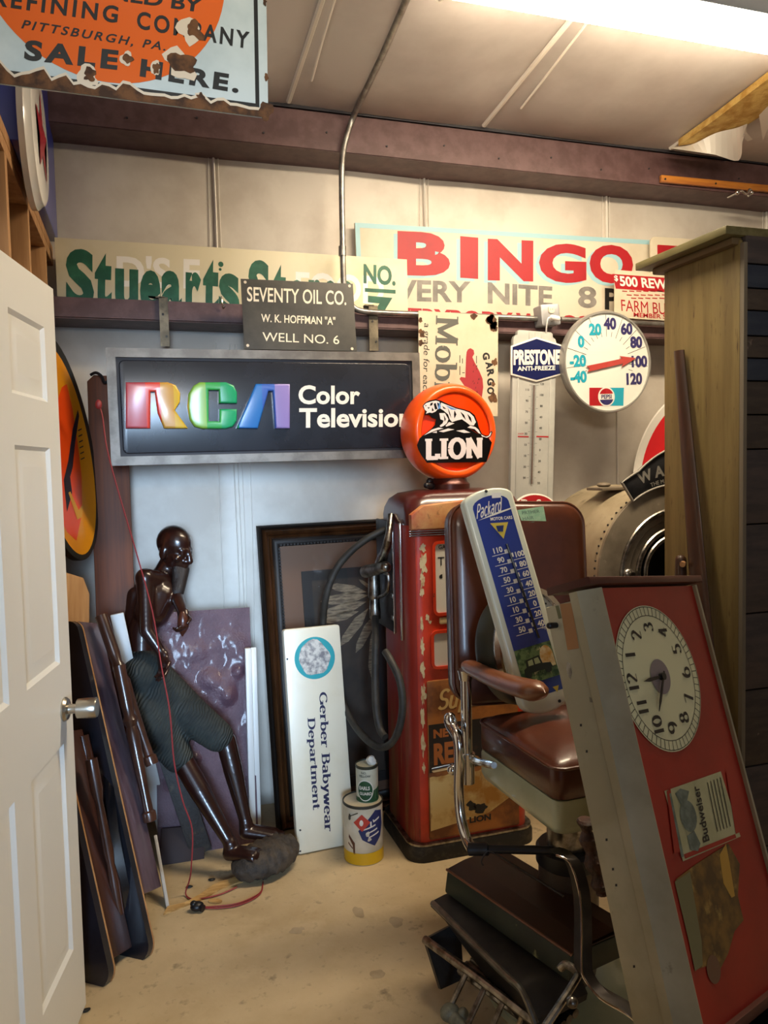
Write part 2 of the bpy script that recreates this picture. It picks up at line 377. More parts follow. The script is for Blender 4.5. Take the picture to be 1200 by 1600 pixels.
def wf(u, v):
    x = -.6+4.6*u; z = 3.12*v; t = puff(x)*(1 if abs(z-2.2) > .1 else .4)
    t += .006*noise.noise(Vector((x*2.5, z*1.4, 0)))
    return (x, YW-t+.01, z)
b.grid(wf, 184, 60)
struct(b.build('wall_back', m_wall))
b = B()
for x in sx0:
    for dx, w in ((0, .012), (.03, .004), (-.02, .003)):
        b.tube([(x+dx+.006*math.sin(z*3+dx*90), YW-.004, z) for z in [2.2+.1*k for k in range(9)]], w, 6, 0, sy=.5)
for px, w in ((368, .005), (375, .004), (345, .003), (392, .003), (380, .0025), (963, .006)):
    x = PY(px, 800, YW).x
    b.tube([(x+.004*math.sin(z*4+px), YW-.007, z) for z in [.6+.1*k for k in range(16)]], w, 6, 0, sy=.5)
struct(b.build('trim_vinyl_seams', m_seam))
b = B(); b.grid(lambda u, v: (-.9+5.2*u, -2.2+5.8*v, .0), 60, 60); struct(b.build('floor', m_floor))
# sloping ceiling with puffed vinyl
b = B()
cse = [PC(448, 165).x, PC(755, 195).x, PC(1050, 228).x]; cp_ = cse[1]-cse[0]; cs = [cse[0]-2*cp_, cse[0]-cp_]+cse+[cse[2]+cp_, cse[2]+2*cp_]
def cf(u, v):
    x = -1.2+5.4*u; Y = -2.2+5.52*v; q = 0
    for a, c in zip(cs, cs[1:]):
        if a <= x <= c: q = .035*math.sin(PI*(x-a)/(c-a))**.6
    q += .012*noise.noise(Vector((x*2, Y*.7, 3)))
    if Y > 3.1: q *= max(0, (3.32-Y)/.22)
    return (x, Y, ZC(Y)-q)
b.grid(cf, 150, 40); struct(b.build('ceiling', m_ceil))
b = B()
for i, x in enumerate(cse):
    b.tube([(x, Y, ZC(Y)-.006) for Y in [3.25-.2*k for k in range(18)]], .011, 6, 0)
    b.tube([(x+.06+.03*math.sin(Y*2+i), Y, ZC(Y)-.026) for Y in [3.05-.2*k for k in range(14)]], .005, 6, 0)
struct(b.build('trim_ceiling_seams', m_seam))
# right wall and the rest of the shell that bounces light
b = B(); b.grid(lambda u, v: (3.9, -2.2+5.8*u, 3.5*v), 8, 8); struct(b.build('wall_right', m_wall))
# eave strut
b = B()
b.box((1.7, YG+.004, 2.985), (4.7, .008, .16)); b.box((1.7, YG+.1, 2.902), (4.7, .2, .008)); b.box((1.7, YG-.004, 2.915), (4.7, .006, .03)); b.box((1.7, YG+.09, 3.06), (4.7, .18, .006))
for k in range(14): b.cyl((.0+.27*k, YG-.002, 2.945+.03*(k % 2)), (.0+.27*k, YG-.006, 2.945+.03*(k % 2)), .004, n=8, mi=1)
b.box((1.7, YG+.0, 3.068), (4.7, .012, .014), mi=1)
struct(b.build('trim_eave_beam', [m_beam, m_beamdk]))
# wall girt: channel whose lip hides the feet of the signs
ZG = PY(560, 483, YG).z
b = B(); b.box((1.7, YG+.003, ZG-.04), (4.7, .006, .08)); b.box((1.7, YG+.098, ZG-.08), (4.7, .196, .006)); b.box((1.7, YG+.195, ZG-.03), (4.7, .004, .1), mi=0)
struct(b.build('trim_wall_girt', m_beam))
# stud partition on the left
b = B(); b.box((XL-.1, 1.65, 1.55), (.01, 3.7, 3.1)); struct(b.build('wall_left', mat('partition_backing', '#6b4a33', .8, c2='#553826', sc=4)))
zt = PX(82, 392, XL).z+.02
pw = thing('stud_partition', 'unpainted pine stud wall frame with double top plate along the left side', 'wall frame', (XL-.045, 2, 0))
b = B(); b.box((XL-.045, 2.1, zt-.02), (.089, 2.74, .038), bev=.002); b.build('top_plate', m_lightwood, pw)
b = B(); b.box((XL-.045, 2.1, zt-.06), (.089, 2.74, .038), bev=.002); b.build('top_plate', m_lightwood, pw)
for px, py in ((73, 440), (47.5, 420), (14, 380)):
    y = PX(px, py, XL).y
    b = B(); b.box((XL-.045, y+.019, (zt-.08)/2), (.089, .038, zt-.08), bev=.001)
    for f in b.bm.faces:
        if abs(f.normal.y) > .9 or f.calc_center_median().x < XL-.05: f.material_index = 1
    b.build('stud', [m_lightwood, m_ply], pw)
# ================================================================ ceiling light
Lz = 3.01; a = PZ(690, 4, Lz); LY = a.y; x0 = a.x; LL = 1.5
fl = thing('ceiling_light', 'long white wraparound fluorescent ceiling light, lit, at the top right', 'light', (x0+LL/2, LY-.1, Lz))
m_tube = mat('lit_diffuser', '#ffe9c8', .4, emit=46.0)
b = B()
prof = [(-.088, .034), (-.085, .014), (-.072, .003), (-.05, 0), (.05, 0), (.072, .003), (.085, .014), (.088, .034)]
b.rings([[Vector((x, LY-.09+p[0], Lz+p[1])) for p in prof] for x in (x0, x0+LL)]); b.build('diffuser', m_tube, fl)
b = B(); b.box((x0+LL/2, LY-.09, Lz+.064), (LL+.02, .18, .06), bev=.004); b.box((x0+LL/2, LY-.09, Lz+.1), (LL, .12, .06)); b.build('housing', mat('fixture_grey', '#8d96a0', .4, .2), fl)
for xx in (x0-.006, x0+LL+.006): b = B(); b.box((xx, LY-.09, Lz+.036), (.012, .182, .072), bev=.003); b.build('end_cap', m_white, fl)
# ================================================================ conduit, straps, outlet, slat
cpts = [PC(640, -12, -.03), PC(600, 80, -.03), PC(567, 150, -.03), PC(553, 180, -.04)]
YCn = YG-.03
cpts += [PY(541, 215, YCn+.0), PY(535, 250, YCn), PY(534, 300, YCn), PY(535, 360, YCn), PY(536, 420, YCn), PY(538, 450, YCn), PY(543, 468, YCn), PY(552, 480, YCn), PY(565, 486, YCn), PY(600, 489, YCn), PY(700, 492.5, YCn), PY(840, 498, YCn)]
def smooth(P, k=4):
    P = [Vector(p) for p in P]; out = []
    for i in range(len(P)-1):
        p0 = P[max(i-1, 0)]; p1 = P[i]; p2 = P[i+1]; p3 = P[min(i+2, len(P)-1)]
        for j in range(k):
            t = j/k; out.append(.5*((2*p1)+(p2-p0)*t+(2*p0-5*p1+4*p2-p3)*t*t+(3*p1-p0-3*p2+p3)*t**3))
    out.append(P[-1]); return out
cdt = thing('electrical_conduit', 'bent silver metal conduit running down from ceiling to the outlet box', 'conduit', cpts[0])
b = B(); b.tube(smooth(cpts, 5), .0125, 12); b.build('pipe', m_steel, cdt)
b = B(); b.tube([PY(876, 499, YCn), PY(960, 503, YCn), PY(1200, 515, YCn)], .0125, 12); b.build('pipe', m_steel, cdt)
for p, q in ((PY(535, 385, YCn), PY(535, 400, YCn)), (PY(655, 491, YCn), PY(668, 491.5, YCn))): b = B(); b.cyl(p, q, .0165, n=14); b.build('coupling', m_steel, cdt)
Po = Panel((845, 476), (874, 474), (847, 509), YG-.075)
ob = thing('outlet_box', 'grey metal junction box with white duplex outlet at the end of the conduit', 'outlet', Po.M)
b = B(); b.prism(rrect(Po.w, Po.h, .008), 0, .07, bev=.003); b.build('box', mat('box_grey', '#a3a4a6', .45, .4), ob, local=True)
b = B(); b.prism(rrect(.03, .034, .012, cx=.004, cz=.022), -.006, 0, bev=.001); b.build('receptacle', mat('ivory_plastic', '#e0d6bb', .4), ob, local=True)
b = B()
for dx in (-.006, .006): b.flat([(dx+.002, .018), (dx+.004, .018), (dx+.004, .027), (dx+.002, .027)], -.0065)
b.build('slots', m_ink, ob, local=True)
plug = thing('plugged_cord', 'white plug and cord in the grey outlet box above the thermometer', 'plug', Po.M)
b = B(); b.cap((.016, -.03, -.026), (-.012, -.03, -.018), .013, .012); b.cyl((.004, 0, -.02), (.004, -.03, -.02), .012); b.build('plug', m_whiteg, plug, local=True)
b = B(); b.tube(smooth([(-.02, -.03, -.018), (-.034, -.03, -.022), (-.04, -.025, -.045), (-.038, -.01, -.075), (-.03, .01, -.1)]), .0035, 8); b.build('cord', m_whiteg, plug, local=True)
for i, ((xa, ya), (xb, yb)) in enumerate((((243, 464), (256, 541)), ((570, 477), (583, 548)))):
    p = PY(xa, ya, YG-.012); q = PY(xb, yb, YG-.012); w = (PY(xa+14, ya, YG-.012)-p).length
    o = thing('hanging_strap', ('weathered steel strap hung over the girt, holding the left end of the lightbox' if i == 0 else 'tan steel strap beside the dark oil well sign, holding the lightbox from the girt'), 'strap', (p.x, YG, p.z), 'straps holding the lightbox')
    b = B(); b.box(((p.x+q.x)/2+w/2, YG-.012, (p.z+q.z)/2), (w, .006, p.z-q.z)); b.box(((p.x)+w/2, YG-.0, p.z), (w, .03, .006)); b.box((p.x+w/2, YG+.012, p.z-.02), (w, .005, .04)); b.build('strap', m_strap, o)
    b = B()
    for f in (.35, .8): c = p.lerp(q, f); b.cyl((c.x+w/2, YG-.014, c.z), (c.x+w/2, YG-.017, c.z), .005, n=12)
    b.build('bolt', m_ink, o)
# small spring hook hanging on the girt
hk = PY(346, 470, YG-.012); b = B(); b.tube(smooth([hk+Vector((0, .012, .012)), hk+Vector((0, -.004, .014)), hk+Vector((.002, -.008, -.015)), hk+Vector((.005, -.004, -.03)), hk+Vector((.012, -.006, -.022))]), .0035, 8)
tag(b.build('wire_hook', m_chrome, None, Matrix()), 'small bright wire hook hanging over the girt under the pale green-lettered sign', 'hook')
Ps = Panel((1033, 273), (1200, 289), (1034, 284), YG-.03)
sl = thing('hanging_rail', 'thin orange varnished wooden slat fixed along the eave beam', 'slat', Ps.M)
b = B(); w = .7; b.box((w/2-Ps.w/2, .008, 0), (w, .018, .034), bev=.003); b.build('batten', m_oak, sl, local=True)
b = B()
for q in ((1039, 280), (1118, 287)): c = Ps.uv(*q); b.cyl((c[0], -.004, c[1]), (c[0], .0, c[1]), .005, n=10)
b.build('screw', m_ink, sl, local=True)
c = [PY(1152, 301, YG-.06), PY(1158, 298, YG-.06), PY(1166, 303, YG-.06), PY(1171, 296, YG-.06), PY(1174, 301, YG-.06), PY(1169, 306, YG-.06)]
b = B(); b.tube(smooth(c, 4), [.006]*21, 10); b.ell(c[0], (.012, .012, .012)); b.cyl(c[0], c[0]+Vector((0, .065, -.0)), .006); b.ell(c[-2], (.011, .011, .011))
tag(b.build('coat_hook', m_chrome, None), 'shiny chrome double hook under the varnished wooden slat', 'hook')
# torn ceiling vinyl with insulation
ti = thing('torn_insulation', 'torn white ceiling vinyl flap with yellow fibreglass showing at the right', 'insulation', PC(1100, 220, -.05))
b = B(); pp = [PC(x, y, -.045) for x, y in ((1060, 228), (1120, 185), (1215, 112), (1260, 80), (1260, 150), (1200, 175), (1150, 206), (1100, 222))]
b.poly([p for p in pp]); b.poly([p+Vector((0, 0, .03)) for p in reversed(pp)])
for i in range(len(pp)): j = (i+1) % len(pp); b.poly([pp[i], pp[j], pp[j]+Vector((0, 0, .03)), pp[i]+Vector((0, 0, .03))])
b.build('fibreglass', mat('yellow_fibreglass', '#c8a862', .9, c2='#a8823c', sc=16, bump=.6, bsc=50), ti, recalc=True)
b = B()
top = [(1048, 230), (1080, 226), (1118, 208), (1150, 200), (1168, 193)]; bot = [(1050, 232), (1092, 238), (1118, 242), (1154, 251), (1160, 222)]
T = [PC(x, y, -.05) for x, y in top]; Bt = [PC(x, y, -.05).lerp(PC(x, y, -.12), .5+.5*(i > 0)) for i, (x, y) in enumerate(bot)]
T2 = smooth(T, 4); B2 = smooth(Bt, 4)
for i in range(len(T2)-1): b.poly([T2[i], T2[i+1], B2[i+1], B2[i]])
q = [PC(x, y, -.09) for x, y in ((1160, 214), (1166, 198), (1166, 206), (1176, 218), (1168, 221))]; b.poly(q)
q = [PC(x, y, -.09) for x, y in ((1186, 180), (1215, 150), (1230, 210), (1200, 200), (1192, 220))]; b.poly(q)
b.build('flap', mat('vinyl_flap', '#d8d4cc', .5), ti)
# ================================================================ signs
def slab(P, t=.012, bev=0, pts=None):
    b = B(); b.prism(pts or P.rect(), 0, t, bev=bev); return b
m_signw = mat('aged_white_enamel', '#d0c6ae', .4, c2='#bfb396', sc=4, lo=.45, hi=.75, coat=.2)
m_rust = mat('rust', '#6d4a2c', .85, c2='#3f2b1d', sc=30, bump=.3)
m_chip = mat('chipped_edge', '#d9cfb9', .7)
m_green = mat('green_letter_paint', '#14553f', .45, c2='#2f7558', sc=14, lo=.45, hi=.8)
m_red = mat('sign_red', '#a8121d', .5, c2='#8f101b', sc=10, lo=.5, hi=.9)
m_ltblue = mat('pale_blue_paint', '#9cc6cf', .5)
m_grey = mat('faded_grey_paint', '#8b8680', .5, c2='#6f6b66', sc=10)
m_ghost = mat('ghost_white', '#f2f0ea', .5)
# --- hanging orange disc enamel sign, upper left
P = Panel((-78, -372), (415, -266), (-112, 110), 1.62, BR=(416, 190), refpx=(416, 190))
g = thing('enamel_sign', 'chipped white enamel sign with orange disc hanging at the upper left', 'sign', P.M)
b = slab(P, .004); b.build('plate', mat('pale_enamel', '#cfe0e2', .22, c2='#bccfd2', sc=5, coat=.4), g, local=True)
b = B(); c = P.uv(163, -62); e = P.uv(163, 128); r = math.hypot(c[0]-e[0], c[1]-e[1]); b.disc(c, r, -.0006, 72); b.build('disc', mat('enamel_orange', '#e0661c', .25, coat=.4), g, local=True)
b = B(); W2, H2 = P.w/2, P.h/2; frame_strip(b, P.rect(.018), P.rect(.026), -.001, -.0004)
ptext(b, P, '~REFINING', (-12, 9), (183, 37), (-9, -19), .028, -.0012); ptext(b, P, '~COMPANY', (213, 45), (388, 77), (215, 17), .028, -.0012)
ptext(b, P, '~PITTSBURGH, PA.', (32, 47), (257, 82), (36, 31), .02, -.0012, shear=.15); ptext(b, P, '~SALE', (37, 94), (183, 110), (40, 62), .045, -.0012)
ptext(b, P, '~HERE.', (218, 120), (372, 146), (221, 92), .045, -.0012); ptext(b, P, 'REFINED BY', (92, -12), (314, 20), (95, -34), .028, -.0012)
b.build('lettering', mat('enamel_dark_ink', '#232728', .3), g, local=True)
b = B()
for (x, y, r1, s1, sx) in ((300, 48, 15, 1, 1), (198, 93, 8, 2, 1), (243, 108, 9, 3, .7), (283, 98, 17, 4, 1.3), (137, 120, 13, 5, 1), (312, 152, 6, 6, 1.2)):
    q = P.uv(x, y); k = P.w/510
    blob(b, q, r1*k*1.35, -.0015, 0, s1, sx); blob(b, (q[0]+.002, q[1]+.001), r1*k*.95, -.0019, 1, s1+20, sx)
n = 46; up_ = []; lo_ = []
for k in range(n+1):
    x = -W2+P.w*k/n; t = k/n*.8
    hgt = .012+.03*max(0, 1-t*1.1)*abs(noise.noise(Vector((k*.35, 2, 0))))*2.4+.018*max(0, noise.noise(Vector((k*.22, 9, 0))))
    up_.append((x, -H2+hgt)); lo_.append((x, -H2))
for k in range(n):
    b.flat([lo_[k], lo_[k+1], (up_[k+1][0], up_[k+1][1]+.006), (up_[k][0], up_[k][1]+.006)], -.0013, 0); b.flat([lo_[k], lo_[k+1], up_[k+1], up_[k]], -.0016, 1)
blob(b, (W2-.008, -H2+.012), .016, -.0018, 1, 33); 
for z in (-.2, -.05, .1): blob(b, (W2-.003, z), .007, -.0018, 1, int(z*100)+40, .6)
b.build('chips', [m_chip, m_rust], g, local=True)
b = B()
for x in (-W2+.04, W2-.04): b.tube([(x, .002, H2-.01), (x, .03, H2+.2), (x, .06, H2+.6)], .0018, 6)
b.build('hanging_wire', m_steel, g, local=True)
# --- cut-letter green sign on girt
YS1, YS2 = YG+.07, YG+.14
P = Panel((86, 371), (634, 405), (90, 497), YS1, BR=(640, 516))
g = thing('painted_sign', 'cream painted sign board with green lettering standing in the girt, left of bingo', 'sign', P.M)
slab(P, .012, .001).build('board', mat('cream_board', '#e0d8ba', .5, c2='#d0c596', sc=3, lo=.5, hi=.8), g, local=True)
b = B(); ptext(b, P, "D'S F", (182, 448), (312, 452), (182, 398), .03, -.0005); ptext(b, P, 'FOOD', (462, 470), (600, 476), (462, 424), .03, -.0005)
b.build('ghost_lettering', m_ghost, g, local=True)
b = B()
for t, bl, br, tl in (('S', (103, 481), (147, 484), (103, 387)), ('t', (147, 484), (174, 486), (149, 394)), ('u', (180, 488), (216, 490), (180, 419)), ('e', (219, 488), (251, 490), (219, 421)), ('a', (252, 490), (284, 492), (252, 422)), ('r', (290, 492), (314, 494), (290, 424)), ('t', (316, 494), (341, 496), (318, 404)), ('s', (342, 494), (374, 496), (342, 426))):
    ptext(b, P, t, bl, br, tl, .045)
q = P.uv(345, 413); b.disc(q, .011, -.0008, 16); q = P.uv(344, 421); b.disc(q, .006, -.0008, 12)
for t, bl, br, tl in (('S', (388, 498), (421, 500), (388, 405)), ('t', (424, 500), (447, 502), (425, 412)), ('o', (450, 502), (478, 504), (450, 436)), ('r', (482, 504), (503, 505), (482, 436)), ('e', (504, 505), (528, 507), (504, 437)), ('s', (530, 507), (552, 508), (530, 438))):
    ptext(b, P, t, bl, br, tl, .045)
ptext(b, P, 'NO.', (568, 443), (618, 447), (568, 412), .035); b.flat(P.pts([(570, 450), (618, 453), (618, 459), (570, 456)]), -.0008)
ptext(b, P, '7', (574, 506), (612, 509), (575, 462), .05)
b.build('lettering', m_green, g, local=True)
# --- BINGO
P = Panel((556, 348), (1061, 378), (560, 520), YS2, BR=(1062, 528))
g = thing('bingo_sign', 'large white sign with red BINGO letters and pale blue border on the girt', 'sign', P.M)
slab(P, .015, .001).build('board', mat('bingo_board', '#d6cdb9', .55, c2='#c5baa0', sc=3, lo=.5, hi=.8), g, local=True)
b = B(); frame_strip(b, P.rect(.0), P.rect(.022), -.001, -.0003)
LT = (('B', (621, 430), (703, 432), (621, 361)), ('I', (719, 434), (747, 436), (719, 369)), ('N', (762, 438), (833, 440), (762, 373)), ('G', (842, 441), (916, 443), (842, 379)), ('O', (921, 442), (989, 444), (921, 381)))
for t, bl, br, tl in LT:
    o_ = lambda p: (p[0]-6, p[1]+4)
    ptext(b, P, t, o_(bl), o_(br), o_(tl), bold=.055, y=-.0006)
b.build('blue_border', m_ltblue, g, local=True)
b = B()
for t, bl, br, tl in LT: ptext(b, P, t, bl, br, tl, bold=.05, y=-.0012)
ptext(b, P, 'EVERYBODY WELCOME', (600, 510), (965, 524), (600, 479), .04, -.0009)
b.build('red_lettering', m_red, g, local=True)
b = B(); ptext(b, P, 'EVERY', (596, 470), (735, 473), (596, 436), .03); ptext(b, P, 'NITE', (762, 474), (863, 480), (762, 441), .03); ptext(b, P, '8', (903, 481), (932, 482), (903, 447), .03)
b.build('grey_lettering', m_grey, g, local=True)
b = B(); ptext(b, P, 'P.M.', (945, 484), (1015, 488), (945, 450), .03); b.build('black_lettering', m_ink, g, local=True)
# --- farm bureau reward sign
P = Panel((952, 421), (1100, 433), (968, 496), YG+.045, BR=(1112, 506))
g = thing('reward_sign', 'small white sign with red five hundred dollar reward wording before the bingo sign', 'sign', P.M)
slab(P, .003).build('plate', m_signw, g, local=True)
b = B(); b.flat(P.pts([(957, 428), (1094, 438), (1098, 461), (962, 451)]), -.0006)
ptext(b, P, 'FARM BUREAU', (971, 486), (1082, 495), (970, 468), .0); ptext(b, P, 'MEMBER SIGN', (990, 495), (1060, 500), (990, 488), .02)
for k, y in enumerate((454, 460, 465)):
    for j in range(9):
        x = 972+7*k+j*11; b.flat(P.pts([(x, y), (x+8, y+.6), (x+8, y+2.2), (x, y+1.6)]), -.0006)
b.build('red_lettering', m_red, g, local=True)
b = B(); ptext(b, P, '$', (960, 440), (966, 440.5), (959, 430), .02, -.0012); ptext(b, P, '500 REWARD', (969, 447), (1078, 455), (967, 431), .03, -.0012)
b.build('white_lettering', m_white, g, local=True)
# --- rounded sign behind cabinet top
P = Panel((1016, 370), (1190, 380), (1018, 478), YG+.1, BR=(1192, 486))
g = thing('enamel_sign', 'white round-cornered sign with red field peeking out behind the tall cabinet top', 'sign', P.M)
slab(P, .01, .002, rrect(P.w, P.h, .03)).build('plate', m_signw, g, local=True)
b = B(); b.flat(rrect(P.w-.08, P.h-.08, .006), -.0008); b.build('red_field', m_red, g, local=True)
# --- oil well sign
P = Panel((377, 436), (553, 443), (381, 545), 3.13, BR=(556, 549), lean=6)
g = thing('oil_well_sign', 'small dark metal oil company sign leaning above the lightbox', 'sign', P.M)
slab(P, .004).build('plate', mat('dark_enamel', '#34332f', .4, c2='#45433d', sc=7, coat=.2), g, local=True)
b = B(); ptext(b, P, 'SEVENTY OIL CO.', (386, 471), (541, 477), (386, 448), .012); ptext(b, P, 'W. K. HOFFMAN "A"', (408, 503), (524, 508), (408, 490), .015); ptext(b, P, 'WELL NO. 6', (410, 533), (530, 538), (410, 519), .0)
b.build('lettering', mat('cream_paint', '#e7dfc9', .5), g, local=True)
b = B()
for q in ((383, 441), (546, 447), (387, 540), (550, 545)): b.cyl((P.uv(*q)[0], -.002, P.uv(*q)[1]), (P.uv(*q)[0], .001, P.uv(*q)[1]), .006, n=10)
b.build('rivet', m_chip, g, local=True)
# --- lightbox with rainbow letters
P = Panel((167, 545), (656, 551), (172, 727), 3.09, BR=(656, 716))
g = thing('lightbox_sign', 'black lightbox sign with raised rainbow letters and white Color Television wording', 'sign', P.M)
W2, H2 = P.w/2, P.h/2
b = B(); b.box((0, .075, 0), (P.w-.004, .15, P.h-.004)); b.build('case', m_beamdk, g, local=True)
b = B(); fw_ = .034
frame_strip(b, P.rect(), P.rect(fw_), -.012, .02); b.build('frame', m_alu, g, local=True)
m_face = mat('black_plastic_face', '#1b1d24', .26, coat=.25, c2='#22252e', sc=5)
b = B(); b.prism(rrect(P.w-2*fw_-.02, P.h-2*fw_-.02, .02), -.004, .01, bev=.004, seg=3); b.build('face_panel', m_face, g, local=True)
m_rain = mat('rainbow_letters', '#d0353a', .3, coat=.25); nt = m_rain.node_tree
tc = nt.nodes.new('ShaderNodeTexCoord'); sp = nt.nodes.new('ShaderNodeSeparateXYZ'); mr = nt.nodes.new('ShaderNodeMapRange'); rp = nt.nodes.new('ShaderNodeValToRGB')
xa, xb = P.uv(197, 640)[0], P.uv(452, 640)[0]; mr.inputs[1].default_value = xa; mr.inputs[2].default_value = xb
nt.links.new(tc.outputs['Object'], sp.inputs[0]); nt.links.new(sp.outputs[0], mr.inputs[0]); nt.links.new(mr.outputs[0], rp.inputs[0]); nt.links.new(rp.outputs[0], nt.nodes['Principled BSDF'].inputs['Base Color'])
cr = rp.color_ramp; cr.interpolation = 'CONSTANT'
E0 = [(0, '#bd4f57'), (.115, '#dd4a3c'), (.2, '#c9963c'), (.28, '#d3ae35'), (.365, '#7fb044'), (.47, '#35a04e'), (.56, '#1d9a63'), (.665, '#2b6fb5'), (.82, '#3e63b4'), (.90, '#8d7db8')]
while len(cr.elements) < len(E0): cr.elements.new(.5)
for e, (p_, c_) in zip(cr.elements, E0): e.position = p_; e.color = lin(c_)
def poly2(L): return [P.uv(x/2, y/2+340) for x, y in L]
Rp = [(393, 660), (393, 517), (524, 517), (548, 526), (562, 550), (561, 578), (545, 603), (586, 660), (512, 660), (492, 612), (483, 546), (470, 546), (469, 660)]
Cp = [(584, 592), (588, 552), (603, 528), (622, 517), (705, 517), (728, 527), (738, 548), (738, 582), (682, 582), (682, 541), (650, 541), (650, 638), (684, 638), (684, 600), (738, 600), (737, 636), (724, 655), (703, 661), (630, 661), (606, 654), (591, 632)]
Ap = [(737, 660), (796, 522), (902, 522), (902, 660), (857, 660), (849, 544), (836, 544), (803, 660)]
for nm, L in (('raised_letter', Rp), ('raised_letter', Cp), ('raised_letter', Ap)):
    b = B(); b.prism(list(reversed(poly2(L))), -.034, -.004, bev=.0075, seg=3); b.build(nm, m_rain, g, local=True, ang=60)
b = B(); ptext(b, P, 'Color', (466, 632), (562, 632), (466, 602), .028, -.0055); ptext(b, P, 'Television', (467, 669), (641, 667), (467, 638), .028, -.0055)
b.build('lettering', m_white, g, local=True)
# --- rotated gargoyle sign
P = Panel((653, 487), (784, 492), (655, 646), 3.2, BR=(772, 652))
g = thing('enamel_sign', 'rusty white enamel sign hung sideways with grey lettering and red winged beast', 'sign', P.M)
slab(P, .004).build('plate', m_signw, g, local=True)
b = B()
ptext(b, P, 'Mobil', (681, 493), (678, 622), (717, 495), serif=nib('Mobil', .2, .07, .06)); b.build('grey_lettering', mat('sign_grey', '#5c5d58', .4), g, local=True)
b = B(); ptext(b, P, 'a grade for each type', (660, 504), (657, 650), (672, 504), .0, shear=.2)
for (x, y, w, h) in ((718, 555, 1, 12), (722, 560, 1, 8), (718, 572, 1, 14), (722, 582, 4, 1), (744, 556, 1, 12)): b.flat(P.pts([(x, y), (x+w, y), (x+w, y+h), (x, y+h)]), -.0008)
for k, ch in enumerate('GARGOY'):
    x = [753, 758, 760, 760, 760, 764][k]; y = [552, 566, 578, 592, 606, 619][k]
    ptext(b, P, ch, (x, y), (x+2, y+11), (x+11, y-2), .05)
b.build('black_lettering', m_ink, g, local=True)
b = B(); b.flat(P.pts([(731, 546), (735, 544), (740, 547), (741, 553), (738, 558), (742, 567), (749, 580), (754, 592), (755, 605), (753, 620), (748, 638), (733, 638), (727, 605), (718, 592), (720, 589), (727, 590), (728, 560), (729, 550)]), -.0007); b.build('emblem', mat('gargoyle_red', '#a3353b', .4), g, local=True)
b = B(); rnd = random.Random(3)
for k in range(16):
    q = P.uv(735+rnd.random()*14, 570+rnd.random()*50); b.flat([(q[0], q[1]), (q[0]+.003, q[1]), (q[0]+.004, q[1]+.011)], -.001)
b.build('emblem_marks', m_ink, g, local=True)
b = B()
for (x, y, r_, sd) in ((776, 497, .028, 1), (767, 491, .02, 2), (779, 512, .022, 3), (655, 520, .016, 4), (655, 500, .01, 5), (656, 535, .012, 6), (773, 566, .016, 7), (771, 600, .01, 8), (769, 622, .02, 9), (740, 490, .014, 10), (773, 512, .008, 11)):
    q = P.uv(x, y); lim = lambda v, m_: max(-m_, min(m_, v))
    blob(b, (lim(q[0], P.w/2-r_*.9), lim(q[1], P.h/2-r_*.9)), r_, -.0012, 0, sd)
b.build('rust_patches', m_rust, g, local=True)
# --- grey thermometer with blue hexagon
P = Panel((800, 516), (868, 518), (799, 800), 3.2, BR=(866, 803))
g = thing('thermometer_sign', 'tall grey enamel thermometer with blue hexagon heading hanging below the outlet box', 'thermometer', P.M)
W2, H2 = P.w/2, P.h/2
m_pgrey = mat('thermometer_grey', '#b9bab4', .35, c2='#acada8', sc=5, coat=.3)
top = [(-W2, -H2), (W2, -H2), (W2, H2-.045), (W2-.006, H2-.03), (W2-.02, H2-.022), (W2-.02, H2-.008), (W2-.03, H2), (-W2+.03, H2), (-W2+.02, H2-.008), (-W2+.02, H2-.022), (-W2+.006, H2-.03), (-W2, H2-.045)]
b = B(); b.prism(top, 0, .022, bev=.004, seg=3)
for x in (-W2+.028, W2-.028): b.box((x, 0, -.06), (.008, .006, P.h-.2), bev=.002)
for x in (-.03, 0, .03): b.box((x, 0, H2-.03), (.006, .006, .05), bev=.002)
b.build('body', m_pgrey, g, local=True)
hx = P.pts([(797, 541), (837, 527), (879, 540), (879, 585), (837, 597), (797, 586)]); hx = list(reversed(hx)); cx_ = sum(p[0] for p in hx)/6; cz_ = sum(p[1] for p in hx)/6
b = B(); b.prism(hx, -.008, 0, bev=.002); b.build('white_rim', m_white, g, local=True)
b = B(); b.flat([(cx_+(p[0]-cx_)*.94, cz_+(p[1]-cz_)*.92) for p in hx], -.0086); b.build('blue_panel', mat('deep_blue_enamel', '#1c2150', .25, coat=.4), g, local=True)
b = B(); ptext(b, P, 'PRESTONE', (801, 571), (874, 570), (801, 547), .05, -.0092); ptext(b, P, 'ANTI-FREEZE', (807, 580), (866, 578.5), (807, 573), .03, -.0092); b.build('white_lettering', m_white, g, local=True)
b = B(); ptop, pbot = P.uv(834, 602), P.uv(830, 756)
for k in range(69):
    t = k/68; z = ptop[1]+(pbot[1]-ptop[1])*t; x = ptop[0]+(pbot[0]-ptop[0])*t; L = .014 if k % 8 else .024
    b.flat([(x-L if k % 8 < 4 or k % 8 else x-L, z), (x-.004, z), (x-.004, z+.0012), (x-L, z+.0012)], -.0008); b.flat([(x+.004, z), (x+L, z), (x+L, z+.0012), (x+.004, z+.0012)], -.0008)
for k, s_ in enumerate(('120', '100', '80', '60', '40', '20', '0', '20', '40', '50')): q = P.uv(847-k*.6, 600+k*17.2); stext(b, s_, q[0], q[1], .0105, .02)
for k, s_ in enumerate(('110', '90', '70', '50', '30', '10', '10', '30', '50')): q = P.uv(824-k*.6, 609+k*17.2); stext(b, s_, q[0], q[1], .0105, .02)
b.build('scale_marks', m_ink, g, local=True)
